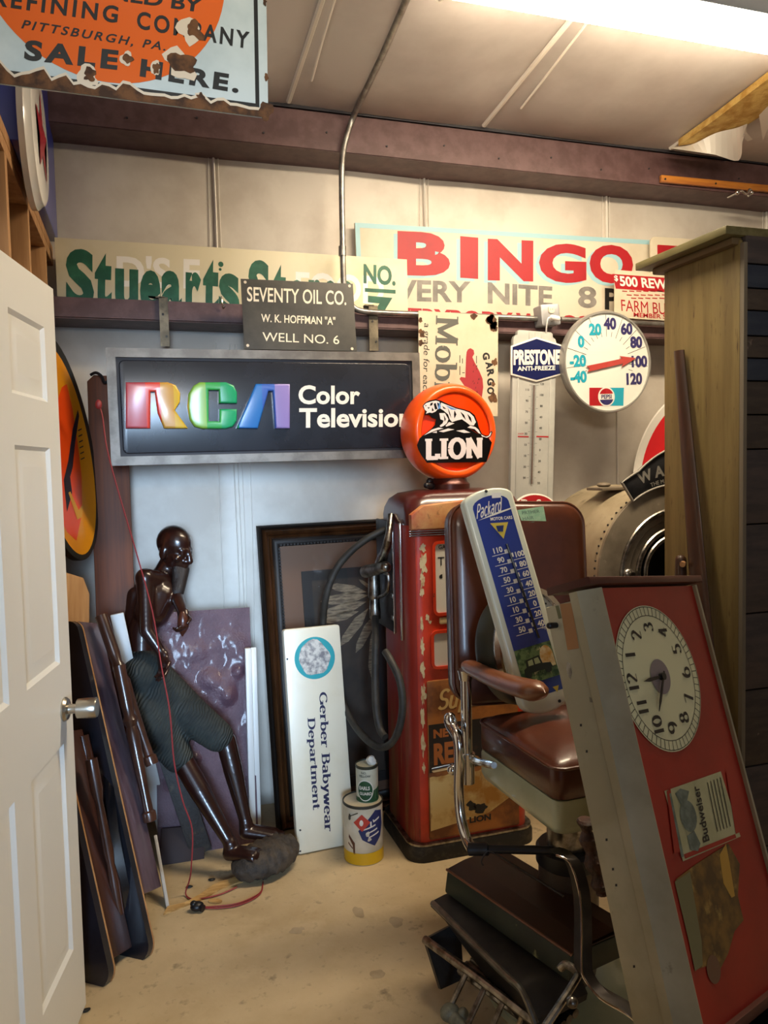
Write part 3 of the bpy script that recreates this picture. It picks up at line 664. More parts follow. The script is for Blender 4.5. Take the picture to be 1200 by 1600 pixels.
b = B(); b.tube([(ptop[0], -.004, ptop[1]), (pbot[0], -.004, pbot[1])], .004, 8); b.build('tube', mat('tube_brown', '#6b5a50', .2), g, local=True)
b = B()
for a_, c_ in ((808, 826), (838, 857)): b.flat(P.pts([(a_, 681), (c_, 681.5), (c_, 683.5), (a_, 683)]), -.001)
ptext(b, P, 'DANGER', (808, 679), (818, 679), (808, 676.5), 0, -.001)
b.build('red_mark', m_red, g, local=True)
# --- red oval sign low behind the chair
P = Panel((800, 770), (872, 772), (800, 830), 3.12)
g = thing('oval_sign', 'red oval sign with white rim just showing above the brown chair back', 'sign', P.M)
W2, H2 = P.w/2, P.h/2; el = lambda s_: [(s_*W2*math.cos(2*PI*k/48), s_*H2*math.sin(2*PI*k/48)) for k in range(48)]
b = B(); b.prism(el(1), 0, .01, bev=.002); b.build('rim', m_white, g, local=True)
b = B(); b.flat([(p[0]*.95, p[1]*.92) for p in el(1)], -.0006); b.build('red_field', m_red, g, local=True)
b = B(); ptext(b, P, 'Tire Care', (814, 792), (860, 792), (814, 780), .03, -.001, serif=None); b.build('white_lettering', m_white, g, local=True)
# --- round dial thermometer
P = Panel((881, 486), (1016, 486), (881, 646), 3.16, yaw=0)
ctr = P.uv(948.5, 566); rr_ = P.uv(948.5, 486)[1]-ctr[1]
g = thing('dial_thermometer', 'round white dial thermometer with red arrow under the bingo sign', 'thermometer', P.M @ Matrix.Translation((ctr[0], 0, ctr[1])))
LX = lambda x, y: (P.uv(x, y)[0]-ctr[0], P.uv(x, y)[1]-ctr[1])
RX = Matrix.Rotation(PI/2, 4, 'X')
b = B(); b.lathe([(rr_*.2, -.04), (rr_*.97, -.04), (rr_, -.03), (rr_, .006), (rr_*.985, .012), (rr_*.955, .012), (rr_*.95, .004)], RX, 64); b.build('case', mat('dial_case', '#a5a49e', .35, .5), g, local=True)
b = B(); b.disc((0, 0), rr_*.955, -.0042, 64); b.build('face', mat('dial_face', '#e3e3da', .4), g, local=True)
teal = mat('dial_teal', '#1f9fb8', .4); navy = mat('dial_navy', '#2f2b62', .4)
b = B()
for s_, x, y in (('-40', 903, 589), ('-20', 902, 564), ('0', 907, 534), ('20', 929, 515)): stext(b, s_, *LX(x, y), .056, .05, -.0055, wmul=.92)
b.flat([LX(952, 606), LX(974, 606), LX(973, 634), LX(952, 634)], -.0050)
b.build('teal_numerals', teal, g, local=True)
b = B()
for s_, x, y in (('40', 952, 506), ('60', 978, 514), ('80', 993, 535), ('100', 998, 565), ('120', 990, 592)): stext(b, s_, *LX(x, y), .056, .05, -.0055, wmul=.92)
b.build('navy_numerals', navy, g, local=True)
b = B()
for k in range(19):
    a = rad(-18+216*k/18); c_, s_ = math.cos(a), math.sin(a); q = lambda r_, t_: (c_*r_*rr_-s_*t_, s_*r_*rr_+c_*t_); w_ = .0011
    if k % 2: b.flat([q(.5, -w_), q(.93, -w_), q(.93, w_), q(.5, w_)], -.0048)
    else: b.flat([q(.5, -w_), q(.6, -w_), q(.6, w_), q(.5, w_)], -.0048)
b.build('scale_marks', m_ink, g, local=True)
b = B(); A_, Z_ = Vector(LX(915, 577)), Vector(LX(992, 560)); d_ = (Z_-A_).normalized(); n_ = Vector((-d_.y, d_.x)); L_ = (Z_-A_).length
b.prism([tuple(A_-n_*.014), tuple(A_+d_*L_*.72-n_*.012), tuple(A_+d_*L_*.68-n_*.026), tuple(Z_), tuple(A_+d_*L_*.68+n_*.026), tuple(A_+d_*L_*.72+n_*.012), tuple(A_+n_*.014), tuple(A_+d_*.015)], -.012, -.009); b.build('pointer', mat('arrow_red', '#b2433c', .4), g, local=True)
b = B(); b.flat([LX(920, 606), LX(953, 606), LX(953, 634), LX(920, 634)], -.0050); q = LX(946.5, 620)
rl = rr_*.19
b.flat([(q[0]+rl*.86*math.cos(rad(a)), q[1]+rl*.86*math.sin(rad(a))) for a in range(20, 161, 10)], -.0062); b.build('emblem_red', m_red, g, local=True)
b = B(); b.disc(q, rl, -.0056, 32); b.build('emblem_white', m_white, g, local=True)
b = B(); b.flat([(q[0]+rl*.86*math.cos(rad(a)), q[1]+rl*.86*math.sin(rad(a))) for a in range(-160, -19, 10)], -.0062); stext(b, 'PEPSI', q[0], q[1], .02, .03, -.0064, maxw=rl*1.6); b.build('emblem_blue', navy, g, local=True)
b = B(); b.lathe([(rr_*.95, .009), (rr_*.8, .02), (rr_*.5, .03), (rr_*.2, .034), (0.0001, .035)], RX, 64, cap=False); b.build('lens', m_glass, g, local=True)
# --- leaning white store sign
P = Panel((443, 983), (536, 976), (465, 1337), 2.98, yaw=3, lean=9, BR=(549, 1318), p0=PZ(465, 1337, .003))
g = thing('store_sign', 'tall cream plastic store sign leaning on the frame, lettering running downwards', 'sign', P.M)
slab(P, .035, .004, rrect(P.w, P.h, .012)).build('board', mat('cream_plastic', '#e6dfc9', .35, c2='#d9cfb2', sc=4, lo=.5, hi=.8, coat=.2), g, local=True)
b = B(); q = P.uv(492, 1028); q2 = P.uv(492, 995); r_ = q2[1]-q[1]; b.disc(q, r_, -.0007, 40); b.build('teal_disc', mat('teal_print', '#2a9aa3', .4), g, local=True)
b = B(); blob(b, (q[0]-.004, q[1]), r_*.8, -.0011, 0, 12, 1, 24, .12); b.build('grey_patch', mat('grey_print', '#cfccc4', .5, c2='#77767a', sc=38, lo=.42, hi=.62), g, local=True)
b = B()
ptext(b, P, 'x', (495, 1082), (504, 1301), (511, 1081), serif=nib('Gerber Babywear', .21, .08, .075)); ptext(b, P, 'x', (477, 1122), (486, 1267), (492, 1121), serif=nib('Department', .21, .08, .075)); b.build('lettering', mat('navy_print', '#222146', .4), g, local=True)
b = B()
for q in ((449, 1030), (469, 1297), (469, 1330)): blob(b, P.uv(*q), .004, -.0008, 0, q[1])
b.build('holes', m_ink, g, local=True)
# --- large round red sign behind the machine
P = Panel((985, 600), (1365, 600), (985, 950), 3.36)
r_ = .545; c = PY(985, 750, 3.36)+Vector((r_+.012, 0, -.03))
g = thing('round_sign', 'large red round enamel sign with white rim behind the drum machine', 'sign', Matrix.Translation(c))
b = B(); b.lathe([(.02, -.02), (r_*.985, -.012), (r_, .0), (r_*.99, .006), (r_*.93, .008), (.02, .03)], RX, 80); b.build('rim', m_white, g, local=True)
b = B(); b.lathe([(r_*.925, .0088), (.02, .031)], RX, 80, cap=True); b.build('red_face', mat('bright_enamel_red', '#d4101c', .15, coat=.6), g, local=True)
# ================================================================ left: door, blue sign, panels
A = PZ(134.5, 1568, .012); dv = Vector((math.sin(rad(-11)), -math.cos(rad(-11)), 0))*1.0
top_z = PX(86, 467, A.x).z
dv = Vector((-math.sin(rad(11)), -math.cos(rad(11)), 0)); nv = Vector((math.cos(rad(11)), -math.sin(rad(11)), 0))
A.z = 0; HD = PD(86, 467, (A-CAM).dot(FW)).z-.012
DM = Matrix(((dv.x, -nv.x, 0, A.x), (dv.y, -nv.y, 0, A.y), (0, 0, 1, .012), (0, 0, 0, 1)))   # x toward hinge, y into the slab, z up
dr = bpy.data.objects.new('door_1', None); COL.objects.link(dr); dr.matrix_world = DM; PM['door_1'] = DM; dr['kind'] = 'structure'
DW = .82; b = B()
cols = [(.092, .35), (.46, .715)]; rows = [(.22, .80), (1.02, 1.60), (1.72, HD-.12)]
xs = [0]+[v for c in cols for v in c]+[DW]; zs = [0]+[v for r in rows for v in r]+[HD]
for i in range(len(xs)-1):
    for j in range(len(zs)-1):
        x0_, x1_, z0_, z1_ = xs[i], xs[i+1], zs[j], zs[j+1]
        if i % 2 == 1 and j % 2 == 1:
            loops = [(0, 0), (.010, .009), (.022, .009), (.05, .002), (.052, .002)]
            L = [[(x0_+k, d, z0_+k), (x1_-k, d, z0_+k), (x1_-k, d, z1_-k), (x0_+k, d, z1_-k)] for k, d in loops]
            for p_, q_ in zip(L, L[1:]):
                for s_ in range(4): t_ = (s_+1) % 4; b.poly([p_[s_], p_[t_], q_[t_], q_[s_]])
            b.poly(L[-1])
        else: b.poly([(x0_, 0, z0_), (x1_, 0, z0_), (x1_, 0, z1_), (x0_, 0, z1_)])
b.poly([(0, .035, 0), (DW, .035, 0), (DW, .035, HD), (0, .035, HD)]); b.poly([(0, 0, 0), (0, .035, 0), (0, .035, HD), (0, 0, HD)]); b.poly([(0, 0, HD), (DW, 0, HD), (DW, .035, HD), (0, .035, HD)]); b.poly([(DW, 0, 0), (DW, .035, 0), (DW, .035, HD), (DW, 0, HD)]); b.poly([(0, 0, 0), (DW, 0, 0), (DW, .035, 0), (0, .035, 0)])
bmesh.ops.remove_doubles(b.bm, verts=list(b.bm.verts), dist=1e-5)
struct(b.build('door_leaf', m_door, dr, local=True, ang=20, recalc=True))
kn = PP(105, 1103, A, nv); kl = DM.inverted() @ kn
RY = lambda c: Matrix.Translation(c) @ Matrix.Rotation(PI/2, 4, 'X')
b = B(); b.lathe([(.01, -.002), (.032, -.002), (.033, .004), (.028, .011), (.014, .014), (.0125, .03), (.014, .033), (.026, .036), (.0275, .06), (.0275, .083), (.025, .088), (.01, .089)], RY((kl.x+.03, 0, kl.z)), 40); struct(b.build('door_knob', m_nickel, dr, local=True))
b = B(); b.box((.0, .0175, kl.z), (.003, .025, .057)); struct(b.build('latch_plate', m_nickel, dr, local=True))
# blue sign box on the partition
XF = PY(83, 200, 3.44).x; bx0, bx1 = PX(33, 200, XF).y, 3.44
g = thing('blue_sign_box', 'blue boxy canopy sign with round white star disc above the stud wall', 'sign', (XL-.3, (bx0+bx1)/2, zt))
b = B(); b.box((XF-.301, (bx0+bx1)/2, zt+.32), (.6, bx1-bx0, .62), bev=.006); b.build('box', mat('royal_blue_plastic', '#2b3fae', .3, coat=.4), g)
c = PX(43, 212, XF); RD = .195
b = B(); b.lathe([(RD*1.08, -.002), (RD*1.08, .015), (RD*1.02, .026), (RD, .034), (RD*.95, .038), (.01, .038)], Matrix.Translation(c) @ Matrix.Rotation(PI/2, 4, 'Y'), 56); b.build('white_disc', m_whiteg, g)
b = B(); st_ = []
for k in range(10):
    a = PI/2+k*PI/5; q = RD*(.72 if k % 2 == 0 else .29); st_.append((c.x+.040, c.y+q*math.cos(a), c.z+q*math.sin(a)))
b.poly(st_); bmesh.ops.triangulate(b.bm, faces=list(b.bm.faces)); b.build('red_star', mat('star_red', '#9e1b2f', .3), g, recalc=False)
# orange painted oval board
P = Panel((52, 517), (143, 517), (52, 918), 3.1, yaw=62, lean=3, refpx=(100, 718))
g = thing('painted_board', 'oval black-rimmed board painted orange and red with a dark figure, behind the door', 'sign', P.M)
W2, H2 = P.w/2, P.h/2; el = lambda s_, k_=0: [(s_*W2*math.cos(2*PI*k/56), s_*H2*math.sin(2*PI*k/56)) for k in range(56)]
b = B(); b.prism(el(1), 0, .03, bev=.004); b.build('board', mat('board_black', '#22221f', .4), g, local=True)
b = B(); b.flat([(p[0]*.86, p[1]*.92-.012) for p in el(1)], -.0008); b.build('yellow_field', mat('amber_paint', '#d98e12', .3, coat=.4), g, local=True)
inell = lambda L: [(p[0]*k_, p[1]*k_) for p in L for k_ in [min(1, .9/max(1e-6, math.hypot(p[0]/(W2*.86), (p[1]+.012)/(H2*.92))))]]
b = B(); b.flat(inell(P.pts([(96, 605), (104, 600), (113, 640), (122, 700), (127, 745), (128, 800), (119, 845), (105, 868), (80, 868), (75, 720), (85, 640)])), -.0014); b.build('orange_figure', mat('orange_paint', '#e04a14', .3, coat=.4), g, local=True)
b = B(); b.flat(P.pts([(121, 640), (123, 650), (117, 690), (113, 730), (109, 745), (112, 770), (104, 800), (99, 750), (106, 720), (113, 670)]), -.002)
for k in range(6): x = 121+k*.9; y = 672+k*9; b.flat(P.pts([(x, y), (x+6, y-3), (x+6, y-1), (x, y+2)]), -.002)
b.build('dark_figure', mat('figure_dark', '#221c2c', .4), g, local=True)
b = B(); b.flat(P.pts([(106, 770), (109, 768), (122, 797), (127, 790), (129, 792), (127, 808), (120, 812)]), -.0024); b.build('cane', mat('cane_tan', '#cf9a3c', .4), g, local=True)
# tall brown plank in the corner
m_brown = mat('stained_plank', '#723a15', .6, c2='#47220c', sc=4, st=(10, 10, .5), lo=.3, hi=.75)
p0, p1 = PY(134, 588, 3.30), PY(155, 1100, 3.22); w0 = (PY(196, 600, 3.3)-PY(134, 600, 3.3)).length
top_, q_ = p0, Vector((p1.x, p1.y, 0)); bot = p0+(p1-p0)*((p0.z-.002)/(p0.z-p1.z))
d = (top_-bot).normalized(); u = Vector((1, 0, 0)); u = (u-d*u.dot(d)).normalized(); n = u.cross(d)
PMx = Matrix(((u.x, -n.x, d.x, bot.x), (u.y, -n.y, d.y, bot.y), (u.z, -n.z, d.z, bot.z), (0, 0, 0, 1))); Lp = (top_-bot).length
b = B(); b.prism([(0, 0), (w0, 0), (w0, Lp), (.03, Lp+.006), (.004, Lp-.02)], 0, .022, bev=.003); o = b.build('wooden_plank', m_brown, None, PMx)
tag(o, 'tall brown stained plank standing in the back left corner behind the carving', 'plank')
hk = PY(150, 586, 3.28); b = B(); b.tube(smooth([hk+Vector((-.02, 0, 0)), hk+Vector((.0, -.01, .008)), hk+Vector((.02, -.01, -.005)), hk+Vector((.03, -.005, -.03)), hk+Vector((.05, 0, -.02))]), .006, 8)
tag(b.build('plank_hook', m_black, None), 'small black hook on top of the tall brown plank', 'hook')
# purple relief plaque
P = Panel((236, 957), (392, 950), (250, 1342), 3.3, yaw=2, lean=10, BR=(402, 1316), refpx=(392, 950), tall=True)
m_plq = mat('purple_relief', '#5f4650', .36, c2='#503844', sc=8, coat=.2, bump=.5, bsc=110)
b = B(); W2, H2 = P.w/2, P.h/2; nz = lambda x, z, s_: noise.noise(Vector((x*s_, z*s_, 4.2)))
def pf(u_, v_):
    x = -W2+P.w*u_; z = -H2+P.h*v_; e = min(1, 12*min(u_, 1-u_, v_, 1-v_))
    m_ = max(0, min(1, (v_-.42)*4)); q = max(0, nz(x, z, 7)-.05)*.04*m_+.003*nz(x, z, 26)*m_+.001*nz(x, z, 60)
    for (cx_, cz_, r_) in ((-.05, -.12, .03), (-.12, .1, .05), (.1, .12, .04), (.14, .22, .03), (-.14, -.2, .04), (.02, .2, .05)):
        dd = math.hypot(x-cx_, z-cz_)/r_
        if dd < 1: q += .018*math.cos(dd*PI/2)
    return (x, -q*e, z)
b.grid(pf, 90, 110); b.box((0, .012, 0), (P.w, .022, P.h)); o = b.build('relief_plaque', m_plq, None, P.M, ang=80)
tag(o, 'purplish brown lumpy relief plaque leaning on the wall behind the carving', 'plaque')
# white strip between plaque and frame
P = Panel((384, 1013), (400, 1012), (388, 1318), 3.22, lean=6, BR=(412, 1300), yaw=0, tall=True)
g = thing('white_metal_strip', 'white folded metal strip standing between the purple plaque and the picture frame', 'strip', P.M)
b = B(); b.box((-P.w*.22, .01, -.0), (P.w*.5, .03, P.h), bev=.004); b.build('channel', mat('cool_white_metal', '#d6d6d2', .4), g, local=True)
b = B(); b.box((P.w*.25, .02, -.0), (P.w*.42, .012, P.h), bev=.002); b.build('flange', mat('cool_white_metal', '#d6d6d2', .4), g, local=True)
# big picture frame
P = Panel((394, 822), (640, 808), (438, 1302), 3.37, yaw=5, lean=7)
g = thing('picture_frame', 'large bronze and black picture frame with brown mat behind the cream store sign', 'picture', P.M)
W2, H2 = P.w/2, P.h/2
m_brz = mat('bronze_frame', '#6b4426', .28, .55, c2='#331d10', sc=6, st=(1, 1, .2), coat=.4); m_fblk = mat('frame_black', '#17110d', .5)
for nm, a_, c_, y0_, mm in (('outer_moulding', 0, .022, -.03, m_fblk), ('bronze_moulding', .016, .05, -.042, m_brz), ('inner_moulding', .044, .066, -.03, m_brz), ('black_liner', .06, .1, -.018, m_fblk)):
    b = B(); O = P.rect(a_); I = P.rect(c_); mid = P.rect((a_+c_)/2); n4 = 4
    V0 = [b.bm.verts.new((p[0], .0, p[1])) for p in O]; V1 = [b.bm.verts.new((p[0], y0_*.75, p[1])) for p in P.rect(a_+.15*(c_-a_))]; V2 = [b.bm.verts.new((p[0], y0_, p[1])) for p in mid]; V3 = [b.bm.verts.new((p[0], y0_*.7, p[1])) for p in P.rect(a_+.85*(c_-a_))]; V4 = [b.bm.verts.new((p[0], .0, p[1])) for p in I]
    for X_, Y_ in ((V0, V1), (V1, V2), (V2, V3), (V3, V4), (V4, V0)):
        for k in range(4): j = (k+1) % 4; b.bm.faces.new((X_[k], X_[j], Y_[j], Y_[k]))
    b.build(nm, mm, g, local=True, ang=50, recalc=True)
b = B()
for s_ in (0, 1):
    n_ = int(P.h/.016)
    for k in range(n_): b.box(((-1 if s_ == 0 else 1)*(W2-.092), -.018, -H2+.095+k*(P.h-.19)/n_), (.008, .007, .009))
for k in range(int(P.w/.016)): b.box((-W2+.1+k*.0155, -.018, H2-.092), (.009, .007, .008)) if -W2+.1+k*.0155 < W2-.09 else None
b.build('bead_trim', m_fblk, g, local=True)
b = B(); b.prism(P.rect(.095), -.004, .006); b.build('mat_board', mat('taupe_mat', '#664a36', .55), g, local=True)
a0, a1 = P.uv(470, 893), P.uv(640, 1210); b = B()
O = [(a0[0], a1[1]), (W2-.19, a1[1]), (W2-.19, a0[1]), (a0[0], a0[1])]; I = [(O[0][0]+.045, O[0][1]+.045), (O[1][0]-.045, O[1][1]+.045), (O[2][0]-.045, O[2][1]-.045), (O[3][0]+.045, O[3][1]-.045)]
frame_strip(b, O, I, -.009, -.004); b.build('inner_frame', mat('inner_black', '#1d1a17', .5), g, local=True)
b = B(); b.flat(I, -.005); b.build('print', mat('palm_print_ground', '#3e3226', .6, c2='#2c241b', sc=6), g, local=True)
b = B(); rnd = random.Random(5)
for (x0_, y0_, x1_, y1_) in ((572, 925, 512, 915), (575, 930, 500, 940), (572, 940, 500, 962), (560, 955, 502, 972), (580, 920, 560, 905), (585, 960, 555, 1020), (590, 970, 580, 1060), (575, 950, 530, 1010)):
    p = Vector(P.uv(x0_, y0_)); q = Vector(P.uv(x1_, y1_)); d = (q-p); n_ = Vector((-d.y, d.x)).normalized()*d.length*.11
    L = [tuple(p), tuple(p+d*.35-n_), tuple(p+d*.8-n_*.8), tuple(q), tuple(p+d*.8+n_*.8), tuple(p+d*.35+n_)]
    lim = [(max(I[0][0], min(I[1][0], a_)), max(I[0][1], min(I[2][1], c_))) for a_, c_ in L]; b.flat(lim, -.0056)
b.build('palm_fronds', mat('palm_tan', '#8f7f66', .6, c2='#5e5140', sc=20, st=(1, 1, 6)), g, local=True)
b = B(); b.flat(P.rect(.1), -.0125); 
gl_ = thin_glass('picture_glass', .03)
b.build('glazing', gl_, g, local=True)
# ---------------------------------------------------------------- leaning tables and panels by the door
def lean_frame(bot, top, side):
    d = (top-bot).normalized(); w = (side-d*side.dot(d)).normalized(); n = d.cross(w)   # x: n (thickness), y: w (along), z: d
    return Matrix(((n.x, w.x, d.x, bot.x), (n.y, w.y, d.y, bot.y), (n.z, w.z, d.z, bot.z), (0, 0, 0, 1))), (top-bot).length
m_tabdk = mat('dark_lacquer', '#22232b', .3, c2='#181a20', sc=8, coat=.4)
m_tabbr = mat('brown_lacquer', '#5d4d57', .3, c2='#382830', sc=5, st=(3, 3, .5), coat=.45)
m_tabbr2 = mat('red_brown_wood', '#452820', .38, c2='#331c16', sc=5, st=(4, 4, .5), coat=.3)
m_legw = mat('turned_leg_wood', '#4a2c1f', .3, c2='#331d14', sc=5, coat=.5)
m_edge = mat('raw_wood_edge', '#b98a5a', .7, c2='#9c7044', sc=9)
def leg(b, L, r):
    return [(r*.9, 0), (r, .012), (r*1.05, .03), (r*.8, .05), (r*.72, .08), (r*.95, L*.45), (r*1.15, L*.6), (r*1.2, L*.66), (r*.8, L*.7), (r*1.15, L*.73), (r*1.15, L)]
for i in range(2):
    if i == 0: bt, tp, lab = PZ(246, 1492, .004), PD(127, 965, 2.80), 'dark tabletop leaning with its wide purple-brown apron and turned legs showing'
    else: bt, tp, lab = PZ(185, 1533, .004), PD(104, 1170, 2.50), 'dark blue-black tabletop with pale raw edge leaning closest to the white door'
    if i == 1: tp = bt+(tp-bt)*1.2
    M_, L_ = lean_frame(bt, tp, Vector((-.80, .60, 0)))
    g = thing('folded_table', lab, 'table', M_)
    # local: x outward from the tabletop face, y back along the wall, z up the lean
    def board(x0_, x1_, wd_, m0, rr_):
        t = bmesh.new(); f = t.faces.new([t.verts.new((x1_, p[0], p[1])) for p in rrect(wd_, L_-2*m0, rr_, cx=wd_/2+m0, cz=L_/2)]); r_ = bmesh.ops.extrude_face_region(t, geom=[f])
        for q in r_['geom']:
            if isinstance(q, bmesh.types.BMVert): q.co.x = x0_
        bmesh.ops.recalc_face_normals(t, faces=list(t.faces)); return t
    wd = .17 if i == 0 else .13
    b = B(); b.add(board(.006, .03, wd, .0, .05), Matrix(), 0); b.build('tabletop', m_tabdk, g, local=True)
    b = B(); b.add(board(.0, .0062, wd, -.0012, .05), Matrix(), 0); b.build('edge_band', m_edge, g, local=True)
    ap = .125 if i == 0 else .115; z0_, z1_ = (.16*L_, .995*L_) if i == 0 else (.07*L_, .9*L_)
    b = B(); b.box((-ap/2, .03, (z0_+z1_)/2), (ap, .022, z1_-z0_), bev=.004); b.box((-ap/2, wd*.5, z0_+.012), (ap, wd-.08, .022), bev=.002); b.box((-ap/2, wd*.5, z1_-.012), (ap, wd-.08, .022), bev=.002)
    b.build('apron', m_tabbr if i == 0 else m_tabbr2, g, local=True)
    if i == 0: LG = ((PD(158, 962, 2.84), PD(238, 1195, 2.74)), (PD(186, 1040, 2.76), PD(235, 1283, 2.68)))
    else: LG = ((PD(128, 1150, 2.62), PD(160, 1290, 2.58)),)
    for a_, c_ in LG:
        b = B(); Lg = (a_-c_).length; MM = Matrix.Translation(c_) @ (a_-c_).to_track_quat('Z', 'Y').to_matrix().to_4x4()
        b.lathe([(.022, 0), (.024, .012), (.024, .03), (.017, .036), (.016, .1), (.019, Lg*.4), (.024, Lg*.55), (.017, Lg*.6), (.026, Lg*.64), (.018, Lg*.68), (.022, Lg*.74), (.022, Lg)], MM, 20); b.build('leg', m_legw, g)
# light raw panel end sticking out on top
P = Panel((116, 905), (149, 890), (122, 970), 2.98, yaw=30, lean=6, BR=(150, 965))
Q0 = PD(141, 915, 2.92); M_, L_ = lean_frame(PZ(170, 1440, .004)+Vector((-.08, .2, 0)), Q0+Vector((0, 0, .05)), Vector((.05, 1, 0)))
b = B(); b.prism([(-.0, 0), (.15, 0), (.15, L_-.03), (.11, L_), (.03, L_-.02), (0, L_-.08)], 0, .016, bev=.002, M=Matrix.Rotation(rad(-50), 4, 'Z')); o = b.build('wooden_board', mat('pale_wood', '#c9a070', .6, c2='#b5895a', sc=4, st=(6, 6, .6)), None, M_)
tag(o, 'pale raw wood board whose rounded end sticks up behind the leaning tables', 'board')
# black glossy panel between the two tables
M_, L_ = lean_frame(PZ(206, 1480, .004), PD(150, 1180, 2.55), Vector((.05, 1, 0)))
g = thing('black_lacquer_panel', 'black glossy tapering lacquered panel squeezed between the two leaning tables', 'panel', M_)
b = B(); t = bmesh.new(); f = t.faces.new([t.verts.new((0, p[0], p[1])) for p in ((0, 0), (.3, 0), (.3, L_), (.12, L_*1.02), (-.03, L_*.6), (-.02, .1))]); r_ = bmesh.ops.extrude_face_region(t, geom=[f])
for q in r_['geom']:
    if isinstance(q, bmesh.types.BMVert): q.co.x = -.03
bmesh.ops.recalc_face_normals(t, faces=list(t.faces)); b.add(t, Matrix(), 0); b.build('panel', m_blackg, g, local=True)
b = B(); b.lathe([(.014, 0), (.018, .1), (.012, .16), (.017, .2), (.013, .36), (.02, .4), (.02, .5)], Matrix.Translation((.012, -.03, .12)), 16); b.build('turned_rail', m_legw, g, local=True)
b = B(); b.tube([(.03, -.035+.012*math.cos(a), .1+.016*math.sin(a)) for a in [k*PI/8 for k in range(9)]], .003, 8); b.build('bail_handle', m_chrome, g, local=True)
# light blue-white panel and dark edged board further back
def leaner(name, lab, cat, b0, t0, w, th, m_, wdir=Vector((1, 0, 0)), off=(0, 0)):
    d = (t0-b0).normalized(); u = (wdir-d*wdir.dot(d)).normalized(); n = u.cross(d)
    M = Matrix(((u.x, -n.x, d.x, b0.x), (u.y, -n.y, d.y, b0.y), (u.z, -n.z, d.z, b0.z), (0, 0, 0, 1)))
    b = B(); L = (t0-b0).length; b.box((w/2, th/2, L/2), (w, th, L), bev=min(.003, th/4)); o = b.build(name, m_, None, M); tag(o, lab, cat); return o, M, L
leaner('leaning_sheet', 'pale bluish white panel strip leaning behind the turned table legs', 'panel', PZ(242, 1395, .003)+Vector((.03, .32, 0)), PY(172, 962, 3.12), .05, .012, mat('cool_white', '#ccd3d6', .45))
o, M_, L_ = leaner('carved_plank', 'dark carved plank with thin pale edge leaning before the bearded carving', 'plank', PZ(300, 1347, .003)+Vector((0, .03, 0)), PD(213, 1085, 3.07), .085, .02, mat('dark_carved_wood', '#2e2a28', .6, c2='#5a4d3a', sc=30, lo=.55, hi=.8, bump=.4, bsc=60))
b = B(); b.box((-.003, -.002, L_/2), (.006, .006, L_), bev=.001); e_ = b.build('bright_edge', m_chip, None, M_); e_.parent = o; e_.matrix_world = M_; e_.matrix_parent_inverse = M_.inverted()
leaner('dark_plank', 'dark reddish wood plank lying low against the foot of the purple plaque', 'plank', PZ(250, 1352, .003), PZ(250, 1352, .003)+Vector((.01, .06, .12)), .17, .018, mat('plum_wood', '#33211f', .65))
leaner('framed_board', 'narrow dark framed board with white side standing at the foot of the purple-brown apron', 'board', PZ(260, 1420, .003), PD(240, 1305, 2.85), .012, .05, mat('board_white_edge', '#b9b3a8', .5))
# ================================================================ carved statue
def bake(o, mods):
    for t_, kw in mods:
        m_ = o.modifiers.new('m', t_)
        for k, v in kw.items(): setattr(m_, k, v)
    bpy.context.view_layer.update(); dg = bpy.context.evaluated_depsgraph_get(); me = bpy.data.meshes.new_from_object(o.evaluated_get(dg))
    old = o.data; o.modifiers.clear(); me.name = old.name; o.data = me
    me.polygons.foreach_set('use_smooth', [True]*len(me.polygons)); return o
m_skin = mat('dark_carved_wood_skin', '#2e150f', .3, c2='#1d0c08', sc=5, coat=.45, lo=.35, hi=.7)
m_cloth = mat('carved_trousers', '#2a2f2f', .68, c2='#393d3a', sc=7, coat=.0, bump=.0, spec=.25)
nt = m_cloth.node_tree; wv = nt.nodes.new('ShaderNodeTexWave'); wv.inputs['Scale'].default_value = 26; wv.inputs['Distortion'].default_value = 9; wv.inputs['Detail'].default_value = 1.5; wv.inputs['Detail Scale'].default_value = .6
tcx = nt.nodes.new('ShaderNodeTexCoord'); mpx = nt.nodes.new('ShaderNodeMapping'); mpx.inputs['Rotation'].default_value = (0, rad(-32), 0); nt.links.new(tcx.outputs['Object'], mpx.inputs[0]); nt.links.new(mpx.outputs[0], wv.inputs[0]); bpx = nt.nodes.new('ShaderNodeBump'); bpx.inputs['Strength'].default_value = .5; bpx.inputs['Distance'].default_value = .012
nt.links.new(wv.outputs['Fac'], bpx.inputs['Height']); nt.links.new(bpx.outputs[0], nt.nodes['Principled BSDF'].inputs['Normal'])
sbase = PZ(415, 1372, 0)
g = thing('carved_statue', 'tall dark wooden statue of a bearded old man in rolled trousers leaning on wall', 'statue', sbase)
J = lambda x, y, Y: PY(x, y, Y)
b = B()
hc = J(274, 858, 3.27)
# head facing right and a little toward the room
fd = Vector((.72, -.66, -.22)).normalized(); sd = fd.cross(Vector((0, 0, 1))).normalized(); ud = sd.cross(fd)
HM = Matrix(((sd.x, fd.x, ud.x), (sd.y, fd.y, ud.y), (sd.z, fd.z, ud.z)))
hp = lambda x, y, z: hc+HM @ Vector((x, y, z))
b.ell(hp(0, -.012, .025), (.062, .078, .072), HM); b.ell(hp(0, .012, -.028), (.05, .058, .072), HM)
b.ell(hp(0, .052, .012), (.04, .02, .012), HM)            # brow
b.cap(hp(0, .066, .012), hp(0, .082, -.032), .009, .014)   # nose
b.ell(hp(.016, .068, -.034), (.009, .01, .007), HM); b.ell(hp(-.016, .068, -.034), (.009, .01, .007), HM)
b.ell(hp(0, .066, -.052), (.022, .011, .006), HM); b.ell(hp(0, .065, -.063), (.02, .011, .006), HM)      # lips
